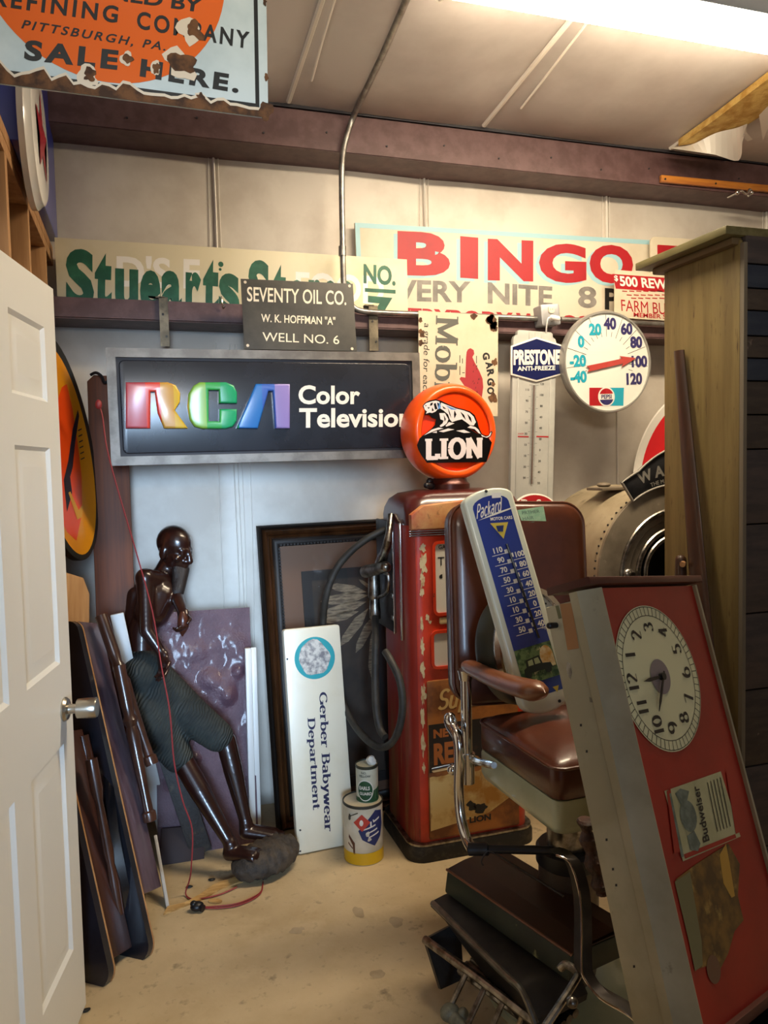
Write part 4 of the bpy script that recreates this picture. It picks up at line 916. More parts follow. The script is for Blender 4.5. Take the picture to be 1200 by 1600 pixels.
for s_ in (1, -1):
    b.ell(hp(.038*s_, .042, -.024), (.018, .018, .014), HM)  # cheekbones
    b.ell(hp(.061*s_, -.012, -.012), (.01, .018, .03), HM)   # ears
    b.ell(hp(.022*s_, .058, -.004), (.014, .01, .007), HM)   # eyelids
b.cap(hp(0, .05, -.085), hp(0, .03, -.09), .026, .02)
nk = J(250, 908, 3.27); b.cap(hp(-.0, -.02, -.06), nk, .04, .045)
ch = J(247, 932, 3.25); be = J(222, 985, 3.24); wa = J(221, 1032, 3.22); sl_, sr_ = J(227, 903, 3.19), J(274, 914, 3.29)
b.cap(nk, ch, .055, .085); b.cap(ch, be, .08, .06); b.cap(be, wa, .058, .05); b.cap(sl_, sr_, .04, .036); b.cap(ch, J(238, 955, 3.22), .085, .075); b.cap(J(213, 930, 3.27), J(208, 990, 3.26), .045, .045)
# near arm
e1, w1 = J(229, 985, 3.12), J(254, 1022, 3.09); b.cap(sl_, e1, .037, .029); b.cap(e1, w1, .029, .019)
# far arm, bent so the fist hangs under the beard
e2, w2 = J(278, 938, 3.18), J(286, 957, 3.13); b.cap(sr_, e2, .03, .025); b.cap(e2, w2, .025, .021)
def hand(w, d, sdv, curl, L=.085):
    d = d.normalized(); sdv = (sdv-d*sdv.dot(d)).normalized(); pn = d.cross(sdv)
    pc = w+d*L*.45; b.cap(w, pc, .018, .022); b.cap(w+sdv*.01, pc+sdv*.012, .016, .016); b.cap(w-sdv*.01, pc-sdv*.012, .016, .016)
    for k in range(4):
        o_ = sdv*(.02-.0135*k); l_ = (.03, .034, .032, .025)[k]; a = pc+o_; m1 = a+(d*math.cos(curl*.5)+pn*math.sin(curl*.5))*l_; m2 = m1+(d*math.cos(curl*1.4)+pn*math.sin(curl*1.4))*l_*.8; m3 = m2+(d*math.cos(curl*2.2)+pn*math.sin(curl*2.2))*l_*.6
        b.cap(a, m1, .0085, .008, 10); b.cap(m1, m2, .008, .0075, 10); b.cap(m2, m3, .0075, .0065, 10)
    a = w+d*.02+sdv*.018; m1 = a+(d*.5+sdv*.6+pn*.3).normalized()*.032; b.cap(a, m1, .01, .009, 10); b.cap(m1, m1+(d*.7+pn*.7).normalized()*.026, .009, .0075, 10)
hand(w1, J(258, 1050, 3.07)-w1, Vector((.7, -.7, .2)), .55)
hand(w2, J(290, 985, 3.1)-w2, Vector((.6, -.7, -.2)), .9)
# legs below the trousers
k1, a1 = J(287, 1192, 3.04), J(360, 1318, 2.90); k2, a2 = J(353, 1158, 3.06), J(384, 1285, 2.99)
cf1 = k1.lerp(a1, .35); b.cap(k1.lerp(a1, -.25), cf1, .043, .041); b.cap(cf1, a1, .041, .024); cf2 = k2.lerp(a2, .35); b.cap(J(338, 1150, 3.06), k2, .044, .04); b.cap(k2, cf2, .04, .038); b.cap(cf2, a2, .038, .024)
def foot(a, t, hgt=.02):
    b.cap(a, a+Vector((0, 0, -.03)), .028, .028); d = (t-a); d2 = Vector((d.x, d.y, 0)).normalized(); s2 = Vector((-d2.y, d2.x, 0))
    b.cap(a+Vector((0, 0, -.035)), t, .03, .02); b.cap(a+Vector((0, 0, -.035))+s2*.01, t+s2*.022, .026, .018); b.cap(a+Vector((0, 0, -.035))-s2*.01, t-s2*.018, .026, .016)
    for k in range(5): q = t+s2*(.03-.015*k)-d2*abs(k-1)*.004; b.cap(q, q+d2*(.035-.003*k)+Vector((0, 0, -.008)), .011-.001*k, .009-.001*k, 10)
foot(a1, PZ(398, 1336, .098)); foot(a2, PZ(428, 1304, .105))
o = b.build('figure', m_skin, g); bake(o, [('REMESH', dict(mode='VOXEL', voxel_size=.0055)), ('SMOOTH', dict(iterations=3, factor=.5))])
# beard, a pointed carved lock
b = B(); b.cap(hp(0, .05, -.075), J(277, 925, 3.21), .03, .028); b.cap(J(277, 925, 3.21), J(273, 946, 3.215), .025, .006); b.cap(hp(.02, .035, -.06), J(276, 920, 3.215), .018, .02); b.cap(hp(-.02, .035, -.06), J(277, 920, 3.215), .018, .02)
o = b.build('beard', mat('carved_beard', '#1d1512', .5, bump=.4, bsc=50, bst=(4, 4, .6)), g); bake(o, [('REMESH', dict(mode='VOXEL', voxel_size=.006)), ('SMOOTH', dict(iterations=2, factor=.5))])
# carved object held in the far fist
b = B(); q = J(286, 975, 3.09); b.tube(smooth([q+Vector((.0, 0, .05)), q, J(285, 994, 3.1)], 5), [.008, .012, .016, .02, .022, .022, .022, .018, .012, .006, .003], 14); b.build('held_stub', mat('carved_stub', '#4a2416', .35, coat=.3), g)
# trousers
b = B(); hip = J(224, 1055, 3.17)
b.cap(J(221, 1034, 3.215), hip, .066, .098); b.cap(J(215, 1050, 3.2), J(232, 1110, 3.14), .08, .105); b.cap(hip, J(300, 1118, 3.1), .098, .072); b.cap(J(290, 1112, 3.1), J(340, 1150, 3.06), .078, .062); b.cap(J(232, 1110, 3.13), J(278, 1183, 3.05), .104, .06); b.cap(J(250, 1080, 3.14), J(262, 1140, 3.1), .09, .085)
o = b.build('trousers', m_cloth, g); bake(o, [('REMESH', dict(mode='VOXEL', voxel_size=.007)), ('SMOOTH', dict(iterations=4, factor=.5))])
# rough log base, tipped up on one edge
b = B(); c0, c1 = PZ(388, 1352, .05), PZ(446, 1326, .068)
for t in range(7):
    q = c0.lerp(c1, t/6); r_ = [.066, .08, .086, .088, .084, .072, .056][t]; b.ell(q, (r_, r_*1.1, [.05, .055, .056, .058, .06, .056, .05][t]), None, 24)
o = b.build('base', mat('rough_log', '#2f2a26', .7, c2='#4b4136', sc=22, st=(1, 1, 1), bump=.9, bsc=35), g); bake(o, [('REMESH', dict(mode='VOXEL', voxel_size=.009))])
for v in o.data.vertices: v.co += Vector((1, 1, 1))*.008*noise.noise(v.co*26)+Vector((0, 0, .004*math.sin(v.co.x*190+v.co.y*60))); v.co.z = max(.002, v.co.z)
# ================================================================ gas pump
X0, X1, YF, YB = .962, 1.462, 2.755, 3.118; ZT = PY(690, 764, 2.95).z
cx, cy = (X0+X1)/2, (YF+YB)/2
g = thing('gas_pump', 'rusty red vintage gas pump with cream scrapes, chrome trim and worn lower panel', 'gas pump', (cx, cy, 0))
m_pump = mat('pump_red', '#c8391a', .38, c2='#962713', sc=5, lo=.42, hi=.72, coat=.3, layers=[('#8a5a30', 7, .66, .74, (1.4, 1.4, .35)), ('#c9b58a', 9, .70, .74, (1.6, 1.6, .3)), ('#3d2316', 26, .68, .76, T3)])
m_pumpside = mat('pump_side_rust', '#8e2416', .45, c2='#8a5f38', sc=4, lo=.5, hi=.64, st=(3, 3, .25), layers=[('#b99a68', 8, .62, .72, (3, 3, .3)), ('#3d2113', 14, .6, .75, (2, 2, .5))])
m_hood = mat('pump_hood', '#4f1c18', .3, c2='#3c1614', sc=4, coat=.45)
m_brow = mat('pump_rusted_brow', '#a5512f', .5, c2='#c79a5f', sc=6, lo=.4, hi=.62, layers=[('#4a2d1b', 22, .6, .72, T3), ('#8f2416', 4, .58, .7, T3)])
def rr3(w, d, r, z, oy=0, n=6): return [Vector((cx+p[0], cy+oy+p[1], z)) for p in rrect(w, d, r, n)]
w, d = X1-X0, YB-YF
b = B(); b.rings([rr3(w+.05, d+.05, .07, 0), rr3(w+.05, d+.05, .07, .045), rr3(w+.035, d+.035, .065, .062), rr3(w, d, .06, .066)]); b.build('base', mat('pump_base_black', '#17140f', .6, c2='#4d4436', sc=20, lo=.5, hi=.8), g)
b = B(); b.rings([rr3(w+.04, d+.04, .066, .062), rr3(w+.04, d+.04, .066, .07)]); b.build('base_trim', m_chromed, g)
HZ = PY(640, 822, YF).z
b = B(); b.rings([rr3(w, d, .055, .068), rr3(w-.002, d, .055, HZ+.0)])
b.bm.normal_update()
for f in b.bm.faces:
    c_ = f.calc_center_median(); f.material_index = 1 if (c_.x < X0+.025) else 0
bmesh.ops.recalc_face_normals(b.bm, faces=list(b.bm.faces))
b.build('body', [m_pump, m_pumpside], g)
b = B(); b.rings([rr3(w, d, .055, HZ), rr3(w+.004, d+.004, .058, HZ+.03), rr3(w-.004, d-.01, .06, ZT-.07), rr3(w-.03, d-.04, .07, ZT-.035), rr3(w-.08, d-.1, .08, ZT-.012), rr3(w-.2, d-.2, .08, ZT)]); b.build('hood', m_hood, g, ang=50)
YFf = YF-.004
def frontpoly(L, Y=YFf): return [(PY(x, y, Y).x, PY(x, y, Y).z) for x, y in L]
# rusted brow
bl = PY(641, 828, YFf); x0b, x1b = bl.x+.0, X1-.045; zb0, zb1 = bl.z, PY(641, 790, YFf).z
b = B(); pts = [(x0b, zb0), (x1b, zb0), (x1b, zb1-.03), (x1b-.05, zb1), ((x0b+x1b)/2, zb1+.015), (x0b+.05, zb1+.0), (x0b, zb1-.035)]; b.prism(pts, YF-.016, YF+.01, bev=.006, seg=3); b.build('brow_panel', m_brow, g)
for k in range(3):
    z = zb0-.006-.0085*k; b = B(); b.box(((x0b+x1b)/2, YF-.008, z), (x1b-x0b+.01, .016, .005), bev=.002); b.build('chrome_band', m_chrome, g)
# front frame with windows
def win(nm, L, mt, dep=.006, edge=.0):
    pts = list(reversed(frontpoly(L))) ; xs_ = [p[0] for p in pts]; zs_ = [p[1] for p in pts]; cxw, czw = (min(xs_)+max(xs_))/2, (min(zs_)+max(zs_))/2; ww, hh = max(xs_)-min(xs_), max(zs_)-min(zs_)
    b = B(); O = rrect(ww+.024, hh+.024, .026, cx=cxw, cz=czw); I = rrect(ww, hh, .014, cx=cxw, cz=czw); frame_strip(b, O, I, YF-.01, YF+.002); fr = b.build(nm+'_bezel', m_pump, g, recalc=True)
    b = B(); b.flat(rrect(ww, hh, .014, cx=cxw, cz=czw), YF-.002); b.build(nm, mt, g); return (min(xs_), max(xs_), min(zs_), max(zs_))
m_dialw = mat('dial_plate_white', '#d3d2c8', .3, c2='#b5b2a2', sc=4, lo=.5, hi=.8)
wx = win('dial_plate', [(681, 850), (835, 845), (835, 945), (681, 956)], m_dialw)
b = B(); h_ = .034; gl = glyphs('THIS SALE', .0); put(b, gl, Vector((wx[0]+.012, PY(685, 884, YF).z)), Vector((h_*gl[2], 0)), Vector((0, h_)), YF-.0032); gl = glyphs('GALLONS', .02); put(b, gl, Vector((wx[0]+.016, PY(685, 858, YF).z)), Vector((.016*gl[2], 0)), Vector((0, .016)), YF-.0032)
blob(b, (wx[0]+.025, PY(690, 901, YF).z), .008, YF-.003, 0, 3); b.build('dial_lettering', m_ink, g)
win('lower_window', [(678, 990), (835, 985), (835, 1025), (678, 1032)], mat('window_grey', '#c6c2ba', .25))
wl = frontpoly([(676, 985), (676, 960)])
b = B(); b.prism(rrect(.3, .026, .006, cx=PY(690, 970, YF).x+.14, cz=PY(690, 970, YF).z), YF-.006, YF, bev=.002); b.build('name_strip', mat('cream_scratched', '#c8b183', .5, c2='#a5432a', sc=12, lo=.55, hi=.68), g)
# scraped cream patches down the left of the front
b = B(); rnd = random.Random(11)
for (x, y, r_, sz) in ((660, 856, .012, 1.2), (661, 880, .016, 2.2), (660, 905, .009, 3), (659, 925, .008, 2.4), (659, 975, .006, 5), (660, 1010, .008, 4), (660, 1045, .01, 3.5), (661, 1085, .011, 3.4), (660, 1120, .009, 4), (661, 1165, .009, 4.4), (662, 1200, .006, 3), (668, 965, .008, 1.5), (672, 972, .006, 1)):
    q = PY(x, y, YF); n_ = 20; pts = []
    for k in range(n_):
        a = 2*PI*k/n_; f = r_*(1+.75*noise.noise(Vector((math.cos(a)*2.4+x, math.sin(a)*2.4, y*.1)))); pts.append((q.x+f*math.cos(a), q.z+f*sz*math.sin(a)))
    b.flat(pts, YF-.0012)
b.build('scraped_paint', mat('old_cream_coat', '#c7b48a', .6, c2='#9c6a3c', sc=40, lo=.5, hi=.75), g)
# lower advertising panel
az0, az1, ax0, ax1 = PY(672, 1312, YF).z, PY(668, 1064, YF).z, PY(668, 1150, YF).x, X1-.05
b = B(); b.prism(rrect(ax1-ax0, az1-az0, .008, cx=(ax0+ax1)/2, cz=(az0+az1)/2), YF-.005, YF, bev=.001); b.build('ad_panel', mat('rusted_ad_panel', '#a8682c', .6, c2='#6e3f1c', sc=7, lo=.42, hi=.62, layers=[('#3e2413', 20, .62, .75, T3)]), g)
zz = lambda y: PY(672, y, YF).z; xx = lambda x: PY(x, 1180, YF).x
b = B(); b.flat([(ax0+.003, zz(1207)), (ax1-.003, zz(1207)), (ax1-.003, zz(1132)), (ax0+.003, zz(1132))], YF-.0056); b.build('dark_band', mat('faded_black', '#221a12', .6, c2='#4a3018', sc=16, lo=.55, hi=.75), g)
b = B(); n_ = 40; pts = [(ax0+.004, zz(1298)), (xx(760), zz(1285)), (xx(800), zz(1262))]+[(ax1-.01-(ax1-ax0-.014)*k/n_, zz(1214)+.014*noise.noise(Vector((k*.4, 1, 1)))) for k in range(n_+1)]; b.flat(pts, YF-.0056); b.build('cream_field', mat('stained_cream', '#cfb477', .6, c2='#a8742c', sc=9, lo=.42, hi=.62, layers=[('#7a4a1c', 16, .6, .72, (1.5, 1.5, .5))]), g)
b = B()
for t, x_, y_, h_, mi, wm in (('NEW', 677, 1154, 14, 1, 1.1), ('REFI', 677, 1196, 34, 1, .68)):
    gl = glyphs(t, .05); hh = zz(y_-h_)-zz(y_); put(b, gl, Vector((xx(x_), zz(y_))), Vector((hh*gl[2]*wm, 0)), Vector((0, hh)), YF-.0062, mi)
gl = nib('Super', .2, .12, .05, serif=False); hh = zz(1078)-zz(1118); put(b, gl, Vector((xx(681), zz(1118))), Vector((hh*gl[2]*.8, 0)), Vector((0, hh)), YF-.0062, 2, shear=.25)
gl = glyphs('LION', .04); hh = zz(1284)-zz(1294); put(b, gl, Vector((xx(731), zz(1296))), Vector((hh*gl[2]*1.25, 0)), Vector((0, hh)), YF-.0062, 0)
blob(b, (xx(735), zz(1268)), .018, YF-.006, 0, 4, 1.3); blob(b, (xx(750), zz(1274)), .02, YF-.006, 0, 8, 1.5); b.build('panel_lettering', [m_ink, mat('ad_orange', '#a85f26', .6), mat('ad_cream', '#c9a565', .6)], g)
# left side alcove, chrome strips
sx = lambda x, y: PX(x, y, X0-.004)
zA1, zA0 = PX(600, 812, X0).z, PX(612, 985, X0).z
ya0, ya1 = PX(616, 850, X0).y, PX(592, 850, X0).y+.02
b = B(); b.box((X0+.0, (ya0+ya1)/2, (zA0+zA1)/2), (.012, ya1-ya0, zA1-zA0), bev=.004); b.build('nozzle_recess', mat('recess_dark', '#18110e', .5), g)
for yv in (ya0, PX(628, 850, X0).y):
    b = B(); b.cap((X0-.006, yv, zA0+(0 if yv == ya0 else -.004)), (X0-.006, yv, zA1-.004), .0065 if yv != ya0 else .004, .0065 if yv != ya0 else .004, 12); b.build('chrome_strip', m_chrome, g)
b = B()
for k in range(2): b.box((X0-.001, ya0+.02+.0*k, zA0+.06+.09*k), (.02, .03, .02), bev=.004)
b.build('nozzle_hook', m_chromed, g)
# hose and nozzle
XN = X0-.045
sxn = lambda x, y, X=XN: PX(x, y, X)
noz = thing('fuel_nozzle', 'worn silver fuel nozzle hanging in the left side of the red pump', 'nozzle', sxn(590, 890))
b = B(); b.tube(smooth([PX(611, 800+5, X0-.01), sxn(606, 845), sxn(598, 870), sxn(590, 890)], 4), [.014]*4+[.018]*4+[.022]*5, 14); b.cap(sxn(602, 886), sxn(572, 893, XN-.03), .024, .027); b.cap(sxn(584, 890), sxn(585, 930), .024, .027); b.cap(sxn(585, 925), sxn(586, 958), .02, .024); b.build('spout_body', m_chromed, noz)
b = B(); b.cyl(sxn(586, 955), sxn(586, 966), .024, n=6); b.build('swivel_nut', m_chromed, noz)
b = B(); b.tube(smooth([sxn(600, 895), sxn(607, 900), sxn(605, 925), sxn(592, 933)], 4), .007, 8); b.build('lever_guard', m_chromed, noz)
b = B()
H = [PD(*q) for q in ((606, 826, 3.2), (580, 838, 3.19), (550, 860, 3.2), (525, 890, 3.21), (510, 930, 3.22), (505, 975, 3.27), (510, 1030, 3.27), (530, 1085, 3.24), (552, 1130, 3.17), (578, 1160, 3.04), (602, 1167, 2.98), (620, 1148, 2.91), (629, 1108, 2.89), (625, 1065, 2.89), (612, 1035, 2.92), (602, 1018, 2.96))]
b.tube(smooth(H, 5), .0145, 12)
H2 = [sxn(586, 962)]+[PD(*q) for q in ((587, 1000, 3.08), (586, 1060, 3.06), (588, 1110, 3.02), (594, 1140, 3.0), (602, 1152, 2.97))]
b.tube(smooth(H2, 5), .0145, 12); tag(b.build('fuel_hose', mat('hose_rubber', '#262420', .6, c2='#35322c', sc=20, bump=.1), None), 'black rubber fuel hose looping down beside the red pump', 'hose')
# globe
gc = Vector((cx, 2.95, PY(701, 676, 2.95).z)); GR = .2; gy = rad(6)
GMx = Matrix.Translation(gc) @ Matrix.Rotation(gy, 4, 'Z')
g = thing('pump_globe', 'round orange pump globe with white prowling beast and lettering, on top of the gas pump', 'globe', GMx)
m_or = mat('globe_orange', '#ff5a10', .35, coat=.3); m_or.node_tree.nodes['Principled BSDF'].inputs['Subsurface Weight'].default_value = .15
b = B(); prof = []
for k in range(17):
    a = -PI/2+PI*k/16; prof.append((GR-.03+.03*math.cos(a)**.8 if abs(math.cos(a)) > 1e-6 else GR-.03, .075*math.sin(a)))
prof = [(GR-.042, -.068)]+prof+[(GR-.042, .068)]
b.lathe(prof, RX, 72, cap=False); b.lathe([(GR-.042, -.068), (GR-.044, .068)], RX, 72, cap=False); b.build('ring_body', m_or, g, local=True, ang=50)
LR = GR-.037
b = B(); b.lathe([(LR, .062), (LR*.7, .069), (LR*.3, .072), (.001, .073)], RX, 64, cap=False); b.build('front_lens', mat('lens_orange', '#f23c08', .12, coat=.8), g, local=True)
b = B(); b.lathe([(LR, -.062), (LR*.7, -.069), (LR*.3, -.072), (.001, -.073)], RX, 64, cap=False); b.build('back_lens', mat('lens_orange', '#f23c08', .12, coat=.8), g, local=True)
class LensP:
    def uv(s, px, py):
        n_ = GMx.to_3x3() @ Vector((0, -1, 0)); q = GMx.inverted() @ PP(px, py, GMx @ Vector((0, -.075, 0)), n_); return (q.x, q.z)
    def pts(s, L): return [s.uv(*p) for p in L]
LP = LensP()
LC = lambda L: LP.pts([(600+x/4, 580+y/4) for x, y in L])
b = B(); b.flat(LC([(206, 462), (222, 420), (246, 398), (262, 388), (300, 356), (330, 322), (345, 318), (400, 340), (470, 335), (520, 350), (575, 385), (610, 402), (655, 420), (674, 445), (662, 500), (640, 568), (268, 572), (236, 530), (214, 490)]), -.0752)
b.flat(LC([(240, 218), (256, 196), (285, 182), (322, 176), (356, 184), (400, 205), (450, 226), (500, 238), (540, 252), (568, 276), (585, 318), (592, 348), (612, 392), (640, 404), (656, 398), (662, 380), (674, 372), (678, 384), (668, 404), (648, 420), (610, 412), (585, 385), (540, 360), (500, 350), (460, 345), (400, 350), (345, 362), (318, 330), (325, 300), (300, 290), (280, 272), (252, 272), (258, 250)]), -.0753); b.build('emblem_black', m_blackg, g, local=True)
b = B()
for L in ([(247, 216), (262, 200), (292, 190), (322, 184), (345, 190), (352, 210), (340, 232), (322, 252), (300, 262), (285, 258), (262, 266), (268, 252), (254, 240)],
          [(356, 196), (400, 214), (450, 234), (500, 246), (535, 260), (560, 284), (574, 318), (560, 340), (535, 336), (512, 318), (486, 300), (455, 308), (425, 318), (410, 300), (400, 270), (372, 246), (350, 232)],
          [(345, 262), (380, 262), (402, 300), (392, 326), (372, 342), (352, 350), (348, 340), (366, 326), (372, 308), (352, 300)], [(405, 318), (440, 326), (412, 338), (390, 346), (384, 342)],
          [(540, 340), (572, 350), (590, 366), (604, 392), (592, 388), (566, 362), (538, 356), (520, 352)], [(606, 396), (636, 410), (654, 404), (664, 384), (672, 380), (664, 404), (644, 416), (612, 408)],
          [(248, 402), (300, 364), (340, 352), (372, 358), (330, 368), (280, 388)], [(340, 376), (400, 358), (440, 364), (400, 374), (370, 382)], [(450, 372), (500, 366), (540, 384), (500, 386)], [(300, 384), (330, 374), (330, 386)]): b.flat(LC(L), -.0757)
gl = nib('LION', .3, .2, .12); O = Vector(LP.uv(664, 720)); put(b, gl, O, Vector(LP.uv(754, 717))-O, Vector(LP.uv(664, 684))-O, -.0757)
b.build('emblem_white', mat('lens_white', '#e9dede', .2, coat=.6), g, local=True)
b = B()
for L in ([(290, 200), (306, 196), (300, 214), (286, 216)], [(310, 204), (322, 198), (334, 236), (318, 240)], [(270, 226), (286, 226), (278, 236)], [(300, 226), (312, 246), (298, 250)], [(330, 196), (344, 204), (340, 224)], [(396, 226), (412, 260), (420, 296), (408, 268)], [(440, 244), (452, 270), (440, 296), (436, 270)], [(476, 252), (500, 274), (512, 306), (492, 284)], [(520, 266), (542, 290), (548, 322), (532, 300)], [(362, 216), (390, 236), (372, 234)], [(372, 272), (386, 300), (378, 316), (376, 296)], [(254, 214), (266, 212), (262, 220)]): b.flat(LC(L), -.0761)
b.build('emblem_strokes', m_blackg, g, local=True)
b = B()
for L in ([(330, 196), (350, 200), (356, 226), (340, 240), (334, 216)], [(380, 212), (430, 230), (460, 242), (420, 240)]): b.flat(LC(L), -.0759)
b.build('emblem_blue', mat('lens_blue', '#5d8fd0', .2, coat=.5), g, local=True)
b = B(); z0 = ZT-gc.z; b.lathe([(.085, z0), (.085, z0+.02), (.075, z0+.03), (.07, z0+.045)], None, 40); b.build('base_collar', mat('collar_brown', '#4a2018', .3, .4), g, local=True)
b = B(); b.cap((-.1, -.03, z0+.016), (-.13, -.05, z0+.018), .016, .012); b.ell((-.1, -.02, z0+.03), (.015, .012, .018)); b.build('clamp', m_black, g, local=True)
# ================================================================ cans
cb = PZ(577, 1352, 0); cr_ = .078
cc = Vector((cb.x, cb.y+cr_*.95, 0)); CHt = .235
def canshape(g, R_, H_, body, rim, z0=0):
    b = B(); b.lathe([(R_*.97, 0), (R_, .004), (R_, H_-.004)], None, 48); b.build('body', body, g, local=True)
    b = B(); b.lathe([(R_*.99, H_-.012), (R_*1.03, H_-.008), (R_*1.03, H_), (R_*.98, H_+.001), (R_*.95, H_-.006), (.001, H_-.006)], None, 48); b.build('lid', rim, g, local=True)
def wrap(b, R_, a0, L, mi=0, lift=.0008, n=8):      # polygon (angle-arc x, z) wrapped on a can
    t = bmesh.new(); f = t.faces.new([t.verts.new((p[0], 0, p[1])) for p in L]); bmesh.ops.triangulate(t, faces=[f])
    for _ in range(2): bmesh.ops.subdivide_edges(t, edges=[e for e in t.edges if abs(e.verts[0].co.x-e.verts[1].co.x) > .01], cuts=1)
    bmesh.ops.triangulate(t, faces=list(t.faces))
    for v in t.verts: a = a0+v.co.x/R_; v.co = Vector(((R_+lift)*math.sin(a), -(R_+lift)*math.cos(a), v.co.z))
    b.add(t, Matrix(), mi)
def wraptext(b, R_, a0, txt, cx_, cz_, h, bold=0, mi=0, lift=.0014, wm=1):
    V, F, asp = glyphs(txt, bold); w_ = h*asp*wm; vs = []
    for u_, v_ in V: a = a0+(cx_-w_/2+u_*w_)/R_; vs.append(b.bm.verts.new(((R_+lift)*math.sin(a), -(R_+lift)*math.cos(a), cz_-h/2+v_*h)))
    for f in F:
        try: b.bm.faces.new([vs[i] for i in f]).material_index = mi
        except ValueError: pass
m_tin = mat('dull_tin', '#3f3e36', .5, .25, c2='#302f29', sc=12)
g = thing('paint_can', 'large white and yellow can with red diamond and blue shield beside the gas pump', 'can', cc)
canshape(g, cr_, CHt, mat('can_cream', '#d6ccb6', .45, c2='#c4b89c', sc=8), m_tin)
VA = math.atan2(CAM.x-cc.x, -(CAM.y-cc.y))
b = B(); wrap(b, cr_, VA, [(-.12+.02*k, .003) for k in range(13)]+[(.12-.02*k, .05-.0*k) for k in range(13)]); b.build('yellow_band', mat('can_yellow', '#d2a514', .4), g, local=True)
b = B(); wrap(b, cr_, VA, [(-.038, .172), (-.005, .138), (.028, .172), (-.005, .206)], 0, .0016); b.build('red_diamond', mat('can_red', '#b93a2c', .4), g, local=True)
b = B(); wrap(b, cr_, VA, [(.045, .075), (.075, .105), (.09, .15), (.085, .205), (.05, .215), (.02, .185), (-.02, .14), (-.005, .105)], 0, .0010); b.build('blue_shield', mat('can_blue', '#1d2a5c', .4), g, local=True)
b = B(); wraptext(b, cr_, VA, 'T', .03, .165, .03, .03); 
for k in range(3): wrap(b, cr_, VA, [(.0+.01*k, .142-.016*k), (.05+.008*k, .154-.016*k), (.05+.008*k, .160-.016*k), (.0+.01*k, .147-.016*k)], 0, .0014)
wrap(b, cr_, VA, [(.04, .168), (.07, .178), (.07, .185), (.04, .174)], 0, .0014); b.ell((cr_*math.sin(VA-.06), -cr_*math.cos(VA-.06), .172), (.011, .003, .013)); b.build('white_marks', mat('can_white', '#dcd6ca', .45), g, local=True)
b = B(); wrap(b, cr_, VA, [(-.062, .12), (-.035, .09), (-.035, .045), (-.042, .045), (-.045, .08), (-.064, .108)]); wrap(b, cr_, VA, [(-.066, .088), (-.045, .07), (-.045, .064), (-.068, .082)]); b.build('brown_stripes', mat('can_brown', '#5a3320', .5), g, local=True)
b = B(); hA = VA-.75; b.lathe([(.012, 0), (.012, .004), (.006, .006)], Matrix.Translation((cr_*math.sin(hA), -cr_*math.cos(hA), CHt-.045)) @ Matrix.Rotation(-hA, 4, 'Z') @ RX, 16); b.tube([(cr_*1.05*math.sin(hA+.1*k), -cr_*1.05*math.cos(hA+.1*k), CHt-.043+.004*k) for k in range(6)], .0016, 6); b.build('bail_wire', m_tin, g, local=True)
c2 = cc+Vector((.02, .0, CHt-.005)); r2 = .044; h2 = .145
g = thing('small_can', 'small white and green can standing on top of the larger yellow-banded can', 'can', c2)
canshape(g, r2, h2, mat('can_white2', '#c6c4ae', .45, c2='#b3b098', sc=8), mat('tin_green', '#34372a', .5, .2))
VA2 = VA-.1
b = B(); wrap(b, r2, VA2, [(-.07+.02*k, .004) for k in range(9)]+[(.09, .066), (.03, .05), (0, .03), (-.03, .022), (-.07, .02)], 0, .0006)
b.build('green_band', mat('can_green', '#1c4a2c', .4), g, local=True)
b = B(); wrap(b, r2, VA2, [(-.005+.034*math.cos(2*PI*k/28), .052+.042*math.sin(2*PI*k/28)) for k in range(28)], 0, .0009); wraptext(b, r2, VA2, 'EARLS', -.007, .062, .015, .03, wm=.8, lift=.0019); wraptext(b, r2, VA2, 'GUARD', -.003, .040, .012, .03, wm=.9, lift=.0019); b.build('white_rim_lettering', mat('can_white', '#dcd6ca', .45), g, local=True)
b = B(); wrap(b, r2, VA2, [(-.005+.030*math.cos(2*PI*k/28), .052+.038*math.sin(2*PI*k/28)) for k in range(28)], 0, .0014); b.build('green_disc', mat('can_green', '#1c4a2c', .4), g, local=True)
b = B(); wraptext(b, r2, VA2, 'NO.', -.008, .122, .009, .02); wraptext(b, r2, VA2, 'YELLOW', -.006, .109, .009, .03); b.build('black_lettering', m_ink, g, local=True)
b = B(); q = c2+Vector((.018, -.008, h2+.012)); t = bmesh.new(); bmesh.ops.create_icosphere(t, subdivisions=2, radius=.02)
for v in t.verts: v.co *= 1+.4*noise.noise(v.co*60)
b.add(t, Matrix.Translation(q), 0); tag(b.build('crumpled_paper', mat('paper_white', '#e5e0d4', .7), None, ang=15), 'crumpled bit of white paper lying on top of the small green can', 'paper')
# ================================================================ barber chair
m_lea = mat('brown_leather', '#5a2d1b', .32, c2='#4a2415', sc=5, coat=.3, bump=.05, bsc=120)
m_arm = mat('tan_leather', '#7c4a2b', .34, c2='#6b3d22', sc=5, coat=.3)
m_enam = mat('cream_enamel', '#b9bd9c', .28, c2='#a9ad8c', sc=5, coat=.4)
m_dkgreen = mat('dark_green_paint', '#1d2318', .5, c2='#272e1f', sc=9, layers=[('#8f8a5c', 24, .66, .74, T3)])
m_dkmetal = mat('dark_cast_iron', '#2b2724', .45, .6, c2='#3b3531', sc=14)
CX, CYY = 1.16, 1.86
g = thing('barber_chair', 'old brown leather barber chair with cream seat pan and footrest, right of the pump', 'chair', (CX, CYY, 0))
RZ = Matrix.Rotation(rad(3), 4, 'Z'); SM = Matrix.Translation((.945, 1.64, 0)) @ RZ     # seat frame origin: near left corner
sw, sd_ = .50, .42
ZP0, ZP1, ZC1 = .607, .703, .79
